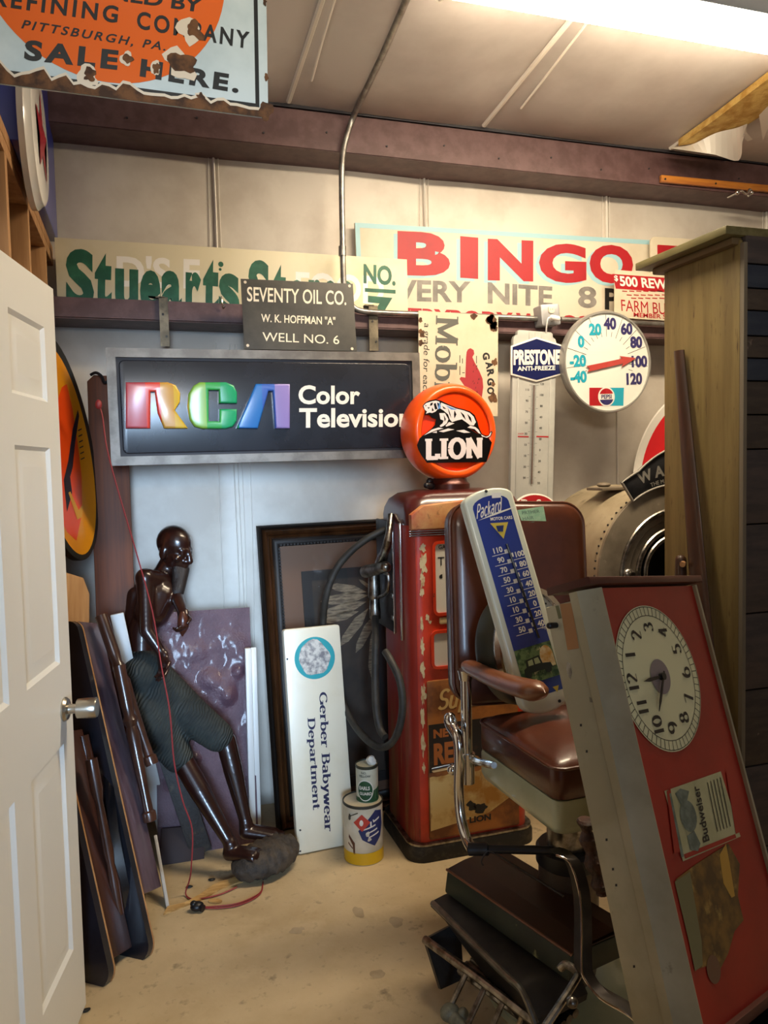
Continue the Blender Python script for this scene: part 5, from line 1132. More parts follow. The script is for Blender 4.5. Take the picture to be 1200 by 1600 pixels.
b = B(); b.rings([[SM @ Vector((sw/2+p[0], sd_/2+p[1], z)) for p in rrect(sw-k, sd_-k, r_, 5)] for z, k, r_ in ((ZP0-.0, .05, .03), (ZP0+.012, .012, .03), (ZP0+.03, 0, .028), (ZP1-.01, 0, .028), (ZP1, .006, .028))]); b.build('seat_pan', m_enam, g, ang=50)
b = B(); R_ = []
for z, k in ((ZP1-.002, .02), (ZP1+.006, .0), (ZC1-.01, -.002), (ZC1-.001, .006), (ZC1+.012, .05), (ZC1+.026, .14), (ZC1+.034, .26)): R_.append([SM @ Vector((sw/2+p[0], sd_/2+p[1], z)) for p in rrect(sw-k, sd_-k, .035, 6)])
b.rings(R_); b.build('seat_cushion', m_lea, g, ang=60)
b = B(); b.tube([SM @ Vector((sw/2+p[0], sd_/2+p[1], ZC1-.004)) for p in rrect(sw+.002, sd_+.002, .035, 6)], .0045, 8, closed=True); b.build('piping', m_lea, g)
# backrest
BP = Panel((700, 782), (917, 786), (704, 1100), 2.20, lean=8, yaw=-2, refpx=(704, 1100)); BP = Panel((706, 782), (917, 786), (711, 1106), 2.19, lean=8, yaw=-3, BR=(924, 1090), refpx=(704, 1106))
b = B(); bw, bh = BP.w, BP.h
R_ = []
for y, k, r_ in ((.10, .05, .05), (.092, .02, .065), (.07, 0, .075), (.025, 0, .075), (.008, .012, .07), (0, .035, .06), (-.006, .09, .05), (-.012, .2, .04)): R_.append([Vector((p[0], y, p[1])) for p in rrect(bw-k, bh-k, r_, 8)])
b.rings(R_); bk = b.build('backrest', m_lea, g, M=None, ang=60); bk.matrix_parent_inverse = PM[g.name].inverted() @ BP.M
b = B(); b.tube([Vector((p[0], .016, p[1])) for p in rrect(bw, bh, .075, 8)], .0045, 8, closed=True); o = b.build('back_piping', m_lea, g); o.matrix_parent_inverse = PM[g.name].inverted() @ BP.M
# near arm
ax = .905
af, ab = PX(852, 1083, ax), PX(724, 1036, ax); 
b = B(); n_ = 18; rg = []
d_ = af-ab
for k in range(n_+1):
    t = k/n_; e = min(1, (min(t, 1-t)*9)**.5+.02) if min(t, 1-t) < .11 else 1
    c_ = ab+d_*t; c_.z += -.012*math.sin(t*PI)
    rg.append([c_+Vector((.033*e*math.cos(2*PI*j/16)*(.85+.25*t), 0, .024*e*math.sin(2*PI*j/16)*(.85+.3*t))) for j in range(16)])
b.rings(rg); b.build('armrest', m_arm, g, ang=60, recalc=True)
pt = PX(728, 1062, ax+.0)
b = B(); b.cyl(pt+Vector((0, 0, .02)), Vector((pt.x, pt.y, PX(729, 1178, ax).z)), .0165, n=20); b.cyl(Vector((pt.x, pt.y, PX(729, 1175, ax).z)), Vector((pt.x, pt.y, PX(730, 1222, ax).z)), .022, n=20); b.cyl(pt+Vector((0, 0, -.0)), pt+Vector((0, 0, .03)), .02, .026, n=20); b.build('arm_post', m_chrome, g)
br = PX(729, 1186, ax)
b = B(); b.cyl(br+Vector((0, 0, -.018)), br+Vector((0, 0, .018)), .026, n=20); b.tube(smooth([br+Vector((.02, -.01, 0)), PX(748, 1190, ax), PX(772, 1196, ax-.01)], 4), [.014]*4+[.011]*4+[.009], 10); b.build('clamp_handle', m_chrome, g)
# other arm, hidden side
b = B(); o_ = Vector((.5, .15, 0)); rg2 = [[p+o_ for p in r_] for r_ in rg]; b.rings(rg2); b.build('armrest', m_arm, g, ang=60, recalc=True)
b = B(); b.cyl(pt+o_+Vector((0, 0, .02)), pt+o_+Vector((0, 0, -.26)), .0165, n=20); b.build('arm_post', m_chrome, g)
# lever
lx = .86
b = B(); L = [PX(703, 1122, lx), PX(706, 1135, lx), PX(716, 1155, lx), PX(718, 1190, lx), PX(717, 1235, lx), PX(720, 1275, lx), PX(728, 1308, lx), PX(737, 1326, lx)]; S_ = smooth(L, 4); b.tube(S_, [.0155+.006*max(0, 1-k/9) if k else .014 for k in range(len(S_))], 12); b.ell(S_[0], (.018, .018, .018)); b.build('hand_lever', m_chrome, g)
b = B(); e0 = PX(737, 1326, lx); e1_ = Vector((1.05, CYY-.02, e0.z+.025)); b.tube([e0+Vector((-.01, 0, 0)), e0.lerp(e1_, .2), e0.lerp(e1_, .22), e1_], [.018, .018, .012, .012], 12); b.build('lever_bar', m_black, g)
b = B(); q0 = PX(678, 1203, lx-.02); b.cyl(q0, PX(706, 1197, lx), .0085, n=12); b.ell(PX(707, 1203, lx), (.016, .016, .016)); b.build('side_peg', m_chrome, g)
# column and base
colx, coly = 1.13, 1.90
ct = lambda z, r_: (r_, z)
b = B(); b.lathe([(.085, .0), (.085, .40)], Matrix.Translation((colx, coly, 0)), 40); b.build('column', mat('dusty_column', '#6e6154', .35, .5, c2='#574c42', sc=6), g)
b = B(); b.lathe([(.086, .395), (.092, .40), (.092, .44), (.084, .45), (.078, .45)], Matrix.Translation((colx, coly, 0)), 40); b.build('collar', m_black, g)
b = B(); b.lathe([(.06, .43), (.06, .60), (.09, .615)], Matrix.Translation((colx, coly, 0)), 36); b.build('piston', m_chromed, g)
b = B(); b.lathe([(.29, 0), (.29, .02), (.26, .035), (.14, .06), (.1, .09), (.085, .13)], Matrix.Translation((colx+.06, coly+.02, 0)), 48); b.build('base_plate', m_enam, g)
b = B(); b.lathe([(.11, .565), (.13, .58), (.13, .607)], Matrix.Translation((colx+.02, coly-.06, 0)), 36); b.build('seat_mount', m_dkmetal, g)
# leg rest cushion and foot plates hanging on the left
def slab3(b, p_far, p_near, wv, hv, bev=.006, r=None):
    """box from its far-left-top edge to near-left-top edge, width vector wv, drop vector hv"""
    t = bmesh.new(); P8 = [p_far, p_near, p_near+wv, p_far+wv]; vs = [t.verts.new(p) for p in P8]+[t.verts.new(p+hv) for p in P8]
    for f in ((0, 1, 2, 3), (7, 6, 5, 4), (0, 4, 5, 1), (1, 5, 6, 2), (2, 6, 7, 3), (3, 7, 4, 0)): t.faces.new([vs[i] for i in f])
    bmesh.ops.recalc_face_normals(t, faces=list(t.faces))
    if bev: bmesh.ops.bevel(t, geom=list(t.edges), offset=bev, segments=2, affect='EDGES', profile=.5)
    b.add(t, Matrix(), 0)
zt_ = .335; pf, pn = PZ(698, 1360, zt_), PZ(893, 1494, zt_-.012)
wv = Vector((.2, .03, .012)); hv = Vector((-.012, -.006, -.062))
b = B(); slab3(b, pf, pn, wv, hv, .006); b.build('leg_rest_board', m_dkgreen, g)
b = B(); up_ = Vector((0, 0, .0)); slab3(b, pf+Vector((.004, -.004, .004)), pn+Vector((.004, .004, .004)), wv*.98, Vector((0, 0, -.006)), .003)
t = [(0, .004), (.3, .014), (.7, .016), (1, .004)]
for i in range(3):
    a_, c_ = t[i], t[i+1]; b.poly([pf+wv*a_[0]+Vector((0, 0, a_[1])), pn+wv*a_[0]+Vector((0, 0, a_[1])), pn+wv*c_[0]+Vector((0, 0, c_[1])), pf+wv*c_[0]+Vector((0, 0, c_[1]))])
b.build('leg_rest_pad', mat('dark_brown_leather', '#3e2416', .4, c2='#331d12', sc=6), g)
b = B(); b.tube([pf+Vector((0, 0, .003)), pn+Vector((0, 0, .003))], .004, 8); b.build('pad_piping', m_arm, g)
z2 = .255; p2f, p2n = PZ(675, 1408, z2), PZ(815, 1545, z2-.02)
b = B(); e_ = [p2f, p2f.lerp(p2n, .3), p2f.lerp(p2n, .6), p2f.lerp(p2n, .85), p2n, p2n+(p2n-p2f).normalized()*.05+Vector((.0, 0, -.05))]
S_ = smooth(e_, 5); wv2 = Vector((.16, .02, .02)); dv2 = Vector((-.004, 0, -.016))
rg = []
for q in S_: rg.append([q, q+wv2*.25+Vector((0, 0, .004)), q+wv2, q+wv2+dv2, q+dv2])
b.rings(rg); b.build('foot_plate', mat('foot_plate_brown', '#3c362f', .45, .3, c2='#2c2722', sc=10), g, recalc=True); b = B(); b.tube([q+Vector((.002, 0, -.006)) for q in S_], .009, 10); b.build('plate_rim', mat('worn_plate_edge', '#8d8a80', .3, .8, c2='#6d6a62', sc=16), g)
b = B(); und = [p2f+Vector((.01, .01, -.018)), p2n+Vector((.01, 0, -.018)), p2n+Vector((.03, -.09, -.14)), p2f+Vector((.06, .0, -.10))]
b.poly(und); b.poly([p+Vector((.012, .01, 0)) for p in reversed(und)]); 
for i in range(4): j = (i+1) % 4; b.poly([und[i], und[j], und[j]+Vector((.012, .01, 0)), und[i]+Vector((.012, .01, 0))])
b.build('plate_underside', m_dkmetal, g, recalc=True)
z3 = .16; p3f, p3n = PZ(664, 1468, z3), PZ(842, 1602, z3)
b = B(); b.tube([p3f, p3f.lerp(p3n, .5)+Vector((0, 0, .004)), p3n, p3n+(p3n-p3f)*.2], .012, 10); b.build('grille_rail', m_chromed, g)
b = B(); sp_ = [p3f+Vector((.0, 0, 0)), p3f+Vector((.12, .02, .02)), p3f+Vector((.1, -.05, -.11)), p3f+Vector((.02, -.07, -.11))]
b.poly(sp_); b.poly([p+Vector((.0, .02, -.01)) for p in reversed(sp_)])
for i in range(4): j = (i+1) % 4; b.poly([sp_[i], sp_[j], sp_[j]+Vector((0, .02, -.01)), sp_[i]+Vector((0, .02, -.01))])
b.build('grille_end', m_dkmetal, g, recalc=True)
for (xa, ya, xb, yb) in ((733, 1512, 704, 1572), (762, 1533, 731, 1600), (790, 1556, 762, 1620), (820, 1580, 795, 1640)):
    q = PZ(xa, ya, z3); e = PZ(xb, yb, .06); b = B(); b.tube([q, e], .008, 10); b.build('grille_bar', m_chromed, g)
b = B(); q = p3f+(p3n-p3f)*.25+Vector((.03, -.0, -.04))
for k in range(5): s_ = Vector((.022*k, .006*k, .006*k)); b.tube([q+s_, q+s_+(p3n-p3f)*.75], .012, 8)
b.build('ribbed_tread', m_chromed, g)
b = B(); q = PZ(703, 1582, .05); b.ell(q, (.028, .024, .024)); b.cyl(q, q+Vector((.02, -.05, -.02)), .02, n=16); b.ell(q+Vector((.03, -.02, .0)), (.016, .016, .02)); b.build('grille_foot', mat('chalky_bolt', '#8c8b78', .6, .3, c2='#6d6c5c', sc=30), g)
# curved support arms
dq = lambda x, y, D: PD(x, y, D)
b = B(); L = [dq(876, 1334, 1.86), dq(897, 1345, 1.84), dq(912, 1390, 1.82), dq(916, 1440, 1.79), dq(916, 1500, 1.74), dq(920, 1525, 1.72), dq(945, 1556, 1.68), dq(985, 1580, 1.64), dq(1010, 1600, 1.62)]
S_ = smooth(L, 4); rg = []
for i, q in enumerate(S_): rg.append([q+Vector((-.014, -.002, 0)), q+Vector((.014, -.002, 0)), q+Vector((.014, .03, 0)), q+Vector((-.014, .03, 0))])
b.rings(rg); b.build('support_arm', m_dkmetal, g, recalc=True)
b = B(); b.tube([q+Vector((-.014, -.003, 0)) for q in S_], .0028, 8); b.build('arm_trim', m_chrome, g)
b = B(); b.tube(smooth([dq(876, 1513, 1.78), dq(884, 1507, 1.77), dq(900, 1517, 1.75), dq(902, 1526, 1.74), dq(880, 1562, 1.70), dq(852, 1604, 1.66)], 4), .009, 10); b.ell(dq(894, 1566, 1.68), (.013, .013, .013)); b.build('link_rod', m_chromed, g)
b = B(); b.tube(smooth([dq(772, 1334, 2.12), dq(762, 1330, 2.12), dq(752, 1345, 2.12), dq(755, 1352, 2.12)], 4), .0022, 6); b.tube([dq(775, 1334, 2.12), dq(880, 1400, 1.9)], .003, 6); b.build('release_wire', m_dkmetal, g)
# strop hanging on the seat front
b = B(); L = [dq(915, 1280, 1.80), dq(918, 1305, 1.80), dq(925, 1340, 1.79), dq(935, 1375, 1.78), dq(942, 1395, 1.78)]; S_ = smooth(L, 5)
b.tube(S_, [.016+.006*math.sin(k*1.25)+.004 for k in range(len(S_))], 12, sy=.8); o = b.build('leather_strop', mat('old_strop', '#4a2a1b', .5, c2='#2e190f', sc=30, bump=.6, bsc=60), None); tag(o, 'brown gnarled leather strop hanging from the front of the cream seat pan', 'strop')
# ================================================================ blue thermometer on the seat
P = Panel((714, 776), (800, 772), (822, 1112), 2.0, yaw=-2, lean=14, BR=(893, 1100), refpx=(858, 1112), p0=PZ(858, 1112, .835)+Vector((0, -.03, 0)))
g = thing('blue_thermometer', 'blue enamel thermometer sign with cream rim tilted on the barber chair seat', 'thermometer', P.M)
W2, H2 = P.w/2, P.h/2
def cap_shape(w_, h_, top, bot, n=10):
    pts = [(-w_/2+.0, -h_/2+bot)]; 
    pts = [(w_/2*math.cos(PI+PI*k/n), -h_/2+bot+bot*math.sin(PI+PI*k/n)) for k in range(n+1)]+[(w_/2*math.cos(PI*k/n), h_/2-top+top*math.sin(PI*k/n)) for k in range(n+1)]
    return pts
# frame of the sign follows its own long axis
ua, ub = Vector(P.uv(757, 765)), Vector(P.uv(858, 1112)); ax_ = (ua-ub).normalized(); rot = math.atan2(-ax_.x, ax_.y)
TM = P.M @ Matrix.Translation((((ua+ub)/2).x, 0, ((ua+ub)/2).y)) @ Matrix.Rotation(-rot, 4, 'Y'); TH = (ua-ub).length
g.matrix_world = TM; PM[g.name] = TM; TMi = TM.inverted()
class TP:
    n = P.n
    def uv(s, px, py): q = TMi @ PP(px, py, P.p0, P.n); return (q.x, q.z)
    def pts(s, L): return [s.uv(*p) for p in L]
T_ = TP()
TW = .158
b = B(); b.prism(cap_shape(TW, TH, .03, .045), -.012, .022, bev=.008, seg=3); b.build('tray', mat('thermo_cream', '#d5dac9', .3, coat=.4), g, local=True)
fw2 = TW-.042
b = B(); b.flat([(-fw2/2, -TH/2+.05), (fw2/2, -TH/2+.05)]+[(fw2/2*math.cos(PI*k/10), TH/2-.05+.028*math.sin(PI*k/10)) for k in range(11)], -.0128); b.build('blue_field', mat('cobalt_enamel', '#27388a', .2, coat=.5), g, local=True)
b = B()
gl = nib('Packard', .17, .12, .05, serif=False); O = Vector(T_.uv(742, 813)); put(b, gl, O, (Vector(T_.uv(780, 801))-O), (Vector(T_.uv(738, 791))-O), -.0136, 0, shear=.28)
L = T_.pts([(744, 815), (770, 803), (800, 793), (800, 795), (771, 806)]); b.flat(L, -.0136)
ptext(b, T_, 'MOTOR CARS', (764, 815), (798, 812), (763, 810), .03, -.0136)
for k, s_ in enumerate(('110', '90', '70', '50', '30', '10', '10', '30', '50')):
    x, y = 775+k*4.7, 860.5+k*15.4; q = T_.uv(x, y); stext(b, s_, q[0], q[1], .0165, .03, -.0136, maxw=.03); q2 = T_.uv(x+1, y+8); b.flat([(q2[0]-.02, q2[1]), (q2[0]+.022, q2[1]), (q2[0]+.022, q2[1]+.0016), (q2[0]-.02, q2[1]+.0016)], -.0136)
    q3 = T_.uv(x+13, y+1); b.flat([(q3[0]-.006, q3[1]-.008), (q3[0]+.006, q3[1]-.008), (q3[0]+.006, q3[1]+.004), (q3[0]-.006, q3[1]+.004)], -.0136)
for k, s_ in enumerate(('100', '80', '60', '40', '20', '0', '20', '40')):
    x, y = 809+k*4.7, 866+k*15.4; q = T_.uv(x, y); stext(b, s_, q[0], q[1], .0165, .03, -.0136, maxw=.03); q2 = T_.uv(x, y+8); b.flat([(q2[0]-.022, q2[1]), (q2[0]+.02, q2[1]), (q2[0]+.02, q2[1]+.0016), (q2[0]-.022, q2[1]+.0016)], -.0136)
    q3 = T_.uv(x-12.5, y+1); b.flat([(q3[0]-.005, q3[1]-.008), (q3[0]+.005, q3[1]-.008), (q3[0]+.005, q3[1]+.004), (q3[0]-.005, q3[1]+.004)], -.0136)
ptext(b, T_, 'Taylor', (842, 985), (857, 983), (841, 978), 0, -.0136, shear=.3)
b.build('white_lettering', m_white, g, local=True)
b = B(); b.flat(T_.pts([(763, 819), (791, 817), (784, 843)]), -.0136); b.build('yellow_triangle', mat('thermo_yellow', '#d3bd4a', .4), g, local=True)
b = B(); b.flat(T_.pts([(772, 823), (784, 822), (783, 832), (775, 832)]), -.0142); b.build('triangle_mark', mat('deep_blue_enamel2', '#2a3568', .3), g, local=True)
b = B(); s0, s1 = T_.uv(788, 851), T_.uv(838, 997); b.tube([(s0[0], -.017, s0[1]), (s1[0], -.017, s1[1])], .0035, 10); b.build('tube', mat('mercury_dark', '#1b1416', .2), g, local=True)
q0, q1 = T_.uv(812, 1014), T_.uv(877, 1064); q0 = (-fw2/2+.0, q0[1]); q1 = (fw2/2, T_.uv(840, 1064)[1])
lx_ = lambda u_: q0[0]+(q1[0]-q0[0])*u_; lz_ = lambda v_: q1[1]+(q0[1]-q1[1])*v_
PL = lambda L: [(lx_(a_), lz_(c_)) for a_, c_ in L]
b = B(); b.flat(PL([(0, 0), (1, 0), (1, 1), (0, 1)]), -.0136); b.build('picture', mat('picture_green', '#6f8a5c', .4, c2='#2f4f33', sc=60, lo=.42, hi=.58, layers=[('#d3cf9e', 40, .6, .68, T3)]), g, local=True)
b = B(); b.flat(PL([(.6, .3)]+[(.8+.18*math.cos(PI-PI*k/10), .62+.3*math.sin(PI-PI*k/10)) for k in range(11)]+[(.98, .3)]), -.0140); b.build('arch', mat('arch_gold', '#c99440', .4, c2='#e2d9b0', sc=30), g, local=True)
b = B(); b.flat(PL([(.1, .28), (.12, .42), (.2, .46), (.22, .66), (.6, .7), (.64, .46), (.85, .42), (.88, .28)]), -.0144)
for u_ in (.2, .75): b.flat([(lx_(u_)+.0105*math.cos(2*PI*k/20), lz_(.26)+.0105*math.sin(2*PI*k/20)) for k in range(20)], -.0146)
b.build('motor_car', mat('car_ink', '#26302a', .4), g, local=True)
b = B(); b.flat(PL([(.26, .48), (.27, .62), (.4, .64), (.4, .48)]), -.0147); b.flat(PL([(.44, .48), (.44, .64), (.56, .65), (.59, .48)]), -.0147); b.build('car_windows', mat('car_glass', '#a9b88e', .4), g, local=True)
q = T_.uv(866, 1076); b = B(); b.flat([(q[0]-.01, q[1]+.008), (q[0]+.01, q[1]+.008), (q[0], q[1]-.01)][::-1], -.0136); b.build('small_triangle', mat('thermo_yellow', '#d3bd4a', .4), g, local=True)
b = B()
for q in ((757, 769), (871, 1095)): c_ = T_.uv(*q); b.cyl((c_[0], -.0135, c_[1]), (c_[0], -.011, c_[1]), .0045, n=14)
b.build('screw_hole', m_ink, g, local=True)
b = B(); b.flat(T_.pts([(765, 772), (780, 771), (780, 779), (766, 780)]), -.014); tag(b.build('price_tag', mat('tag_white', '#e8e6e0', .6), None, TM), 'tiny white tag stuck on the top of the blue thermometer', 'tag')
# note on the chair back
NP = Panel((808, 797), (849, 791), (824, 838), 2.2, BR=(857, 835), lean=10, yaw=-3, p0=BP.M @ Vector((0, -.016, 0)))
b = B(); b.prism(NP.pts([(824, 838), (857, 835), (849, 791), (808, 797)]), -.001, .0005); o = b.build('paper_note', mat('mint_paper', '#a9cfb0', .7, c2='#8fbf9f', sc=30), None, NP.M); tag(o, 'mint green handwritten paper note stuck on the brown chair back', 'note')
b = B()
for t_, bl, br, tl in (('PRTHER', (816, 804), (843, 801), (815, 799)), ('HAIR', (817, 813), (834, 811), (816, 808)), ('SET', (821, 822), (836, 820), (820, 817))): ptext(b, NP, t_, bl, br, tl, -.0, -.0014)
hw = b.build('handwriting', mat('pencil_grey', '#5f7a70', .7), None, NP.M); hw.parent = o; hw.matrix_parent_inverse = NP.M.inverted(); hw.matrix_world = NP.M
# round drum-shaped dial behind it
dc = PD(824, 1010, 2.345); dn = Vector((.42, -.9, .16)).normalized(); du = dn.to_track_quat('Z', 'Y').to_matrix().to_4x4(); DMx = Matrix.Translation(dc) @ du
g = thing('round_gauge', 'round dark green drum gauge with chrome-rimmed pale dial behind the blue thermometer', 'gauge', DMx)
RR = .178
b = B(); b.lathe([(.1, -.075), (RR*.9, -.07), (RR*.98, -.05), (RR, -.0), (RR, .02)], None, 56); b.build('drum', mat('olive_black', '#1e2018', .45, c2='#2a2c20', sc=7), g, local=True)
b = B(); b.lathe([(RR*1.0, .015), (RR*1.03, .025), (RR*1.0, .04), (RR*.92, .036), (RR*.9, .028)], None, 56, cap=False); b.build('rim', m_chrome, g, local=True)
b = B(); b.lathe([(RR*.93, .026), (.001, .027)], None, 56, cap=False); b.build('dial', mat('pale_dial', '#b9c0bd', .3), g, local=True)
b = B()
for k in range(40): a = 2*PI*k/40; b.cyl((RR*.82*math.cos(a), RR*.82*math.sin(a), .026), (RR*.82*math.cos(a), RR*.82*math.sin(a), .028), .003, n=8)
b.build('dots', m_ink, g, local=True)
# ================================================================ leaning beer clock
def clock_basis():
    def cv(x, y): return ray(x, y).normalized()
    Wd = (RT*((2032-600)/FPX)+UP*(-(889-800)/FPX)+FW).normalized()
    Ld = (RT*(-727/FPX)+UP*(4483/FPX)+FW).normalized(); Ld = (Ld-Wd*Ld.dot(Wd)).normalized()
    return Wd, Ld
Wd, Ld = clock_basis(); Nn = Ld.cross(Wd)      # Nn: into the box or out of it
if Nn.dot(CAM-PD(1000, 1000, 1.6)) < 0: Nn = -Nn
TLp = PD(937, 914, 1.60)
def PCk(px, py, off=0): return PP(px, py, TLp+Nn*off, Nn)
ku = lambda p: ((p-TLp).dot(Wd), (p-TLp).dot(Ld))
KW = ku(PCk(1087, 905))[0]; KB = ku(PCk(1109, 1622))[1]      # width, bottom (negative)
KM = Matrix(((Wd.x, -Nn.x, Ld.x, TLp.x), (Wd.y, -Nn.y, Ld.y, TLp.y), (Wd.z, -Nn.z, Ld.z, TLp.z), (0, 0, 0, 1)))
class KPn:
    def uv(s, px, py): return ku(PCk(px, py))
    def pts(s, L): return [s.uv(*p) for p in L]
KP = KPn()
g = thing('advertising_clock', 'large red and cream beer clock turned on end, leaning before the barber chair', 'clock', KM)
DPT = .105
m_clkc = mat('clock_cream_metal', '#b5ad8e', .5, c2='#a49b7b', sc=5, layers=[('#8b8468', 30, .68, .78, T3)])
m_clkr = mat('clock_red_face', '#a12012', .42, coat=.0, c2='#8c170c', sc=3)
KL, KR = -.042, KW+.004     # outer edges of the bevelled frame
b = B(); b.box(((KL+KR)/2, (.044+DPT+.015)/2, KB/2-.012), (KR-KL-.004, DPT+.015-.044, -KB-.02), bev=.003); b.build('case', m_clkc, g, local=True)
b = B()
for xo, xi in ((KL, .0), (KR, KW-.018)):
    q = [(xo, .05), (xo, .03), (xi+(-.004 if xo < xi else .004), -.006), (xi, -.004), (xi, .012)]
    b.rings([[Vector((p[0], p[1], z)) for p in q] for z in (KB, -.006)])
b.build('front_frame', m_clkc, g, local=True, recalc=True)
b = B(); b.prism([(KL-.006, 0), (KR+.006, 0), (KR+.006, .016), (KL-.006, .016)], -.012, .1, bev=.003); mt_ = mat('clock_brown_trim', '#4b2218', .45); b.build('end_trim', mt_, g, local=True); b = B(); b.prism([(KL-.004, KB-.018), (KR+.004, KB-.018), (KR+.004, KB), (KL-.004, KB)], -.01, DPT, bev=.003); b.build('end_trim', mt_, g, local=True)
b = B(); b.flat([(0, KB), (KW-.016, KB), (KW-.016, -.006), (0, -.006)], .004); b.build('red_face', m_clkr, g, local=True)
fc = Vector(KP.uv(1033, 1057)); fr = max(KP.uv(1028, 943)[1]-fc.y, fc.y-KP.uv(1048, 1172)[1])*.985
m_cf = mat('clock_face_cream', '#d8dcb9', .4); m_cf2 = m_ink
b = B(); b.disc(fc, fr, .0025, 72); b.build('dial', m_cf, g, local=True)
b = B(); b.ring(fc, fr*.985, fr*.975, .0018, 72); b.ring(fc, fr*.86, fr*.85, .0018, 72)
for k in range(60):
    a = 2*PI*k/60; c_, s_ = math.cos(a), math.sin(a); w_ = .0008
    b.flat([(fc.x+c_*fr*.86+s_*w_, fc.y+s_*fr*.86-c_*w_), (fc.x+c_*fr*.975+s_*w_, fc.y+s_*fr*.975-c_*w_), (fc.x+c_*fr*.975-s_*w_, fc.y+s_*fr*.975+c_*w_), (fc.x+c_*fr*.86-s_*w_, fc.y+s_*fr*.86+c_*w_)], .0018)
for h_ in range(1, 13):
    a = PI-h_*PI/6; q = fc+Vector((math.cos(a), math.sin(a)))*fr*.69       # 12 at the left, 3 at the top
    gl = nib(str(h_), .2, .05, .05, serif=False); hh = fr*.23; w_ = hh*min(gl[2], 1.5)*(1 if len(str(h_)) > 1 or h_ != 1 else .25)
    if h_ == 1: w_ = hh*.2
    rot = PI/2; ex = Vector((math.cos(rot), math.sin(rot)))*w_; ey = Vector((-math.sin(rot), math.cos(rot)))*hh
    put(b, gl, q-ex/2-ey/2, ex, ey, .0016)
b.build('numerals', m_ink, g, local=True)
b = B(); b.disc(fc, fr*.24, .0014, 40); b.build('hub_disc', mat('hub_grey', '#7f7880', .4), g, local=True)
def hand_(L_, w_, a, y):
    d = Vector((math.cos(a), math.sin(a))); n_ = Vector((-d.y, d.x)); return [tuple(fc-d*.012-n_*w_*.6), tuple(fc+d*L_*.7-n_*w_), tuple(fc+d*L_), tuple(fc+d*L_*.7+n_*w_), tuple(fc-d*.012+n_*w_*.6)]
hh_ = Vector(KP.uv(1004, 1065))-fc; mm_ = Vector(KP.uv(1026, 1112))-fc
b = B(); b.prism(hand_(hh_.length, .004, math.atan2(hh_.y, hh_.x), 0), -.004, -.002); b.prism(hand_(mm_.length, .003, math.atan2(mm_.y, mm_.x), 0), -.007, -.005); b.cyl((fc.x, -.008, fc.y), (fc.x, .003, fc.y), .008, n=20); b.build('hands', m_ink, g, local=True)
# printed label, turned with the clock
b = B(); LQ = [(1069, 1346), (1159, 1307), (1128, 1205), (1040, 1236)]; b.flat(KP.pts(LQ), .0026); b.build('label_ground', mat('label_cream', '#b9bc97', .45, c2='#a5a883', sc=10), g, local=True)
b = B(); b.flat(KP.pts([(1055, 1340-6), (1064, 1331), (1049, 1232), (1043, 1236)]), .0020)
b.flat(KP.pts([(1070, 1335), (1150, 1303), (1152, 1309), (1072, 1342)]), .0020)
b.flat(KP.pts([(1136, 1207), (1141, 1205), (1158, 1300), (1151, 1303)]), .0020); b.build('label_red', m_clkr, g, local=True)
b = B(); q = Vector(KP.uv(1077, 1275)); b.flat([(q.x+.030*math.cos(2*PI*k/24), q.y+.03*math.sin(2*PI*k/24)) for k in range(24)], .0016); b.flat(KP.pts([(1056, 1240), (1064, 1232), (1078, 1236), (1074, 1256), (1066, 1258)]), .0018); b.flat(KP.pts([(1080, 1328), (1075, 1306), (1086, 1298), (1096, 1318), (1092, 1330)]), .0018); b.flat(KP.pts([(1047, 1240), (1050, 1239), (1070, 1338), (1066, 1340)]), .0018); b.build('label_emblem', mat('label_teal', '#6f7f78', .45, c2='#55655f', sc=50), g, local=True)
b = B(); O = KP.uv(1112, 1312); ptext(b, KP, 'Budweiser', (1110, 1313), (1093, 1227), (1100, 1317), .02, .0014)
for k in range(5):
    x = 1112+k*5; b.flat(KP.pts([(x+10, 1300-k*2), (x+11, 1299-k*2), (x-5, 1222-k*2), (x-6, 1223-k*2)]), .0014)
b.build('label_lettering', m_ink, g, local=True)
b = B(); b.flat(KP.pts([(1058, 1374), (1090, 1350), (1112, 1336), (1140, 1318), (1158, 1350), (1155, 1400), (1164, 1438), (1150, 1455), (1140, 1490), (1125, 1520), (1105, 1510), (1092, 1515), (1083, 1460), (1068, 1420)]), .0028); b.build('picture', mat('picture_ochre', '#7a5c26', .45, c2='#4d3a1a', sc=22, lo=.4, hi=.6, layers=[('#a98f4a', 16, .58, .7, T3)]), g, local=True)
b = B(); b.flat(KP.pts([(1056, 1378), (1080, 1362), (1086, 1400), (1098, 1470), (1100, 1508), (1088, 1518), (1078, 1470)]), .0024); b.build('picture_grey', mat('picture_olive', '#70704f', .45), g, local=True)
b = B(); b.flat(KP.pts([(1126, 1336), (1136, 1318), (1142, 1350), (1150, 1400), (1145, 1403), (1132, 1380)]), .0024); b.build('picture_yellow', mat('picture_straw', '#b8923a', .45), g, local=True)
q = KP.uv(1117, 1515); b = B(); b.disc(q, .024, .0022, 24); b.build('picture_disc', mat('picture_rim', '#6a4a38', .4), g, local=True); 
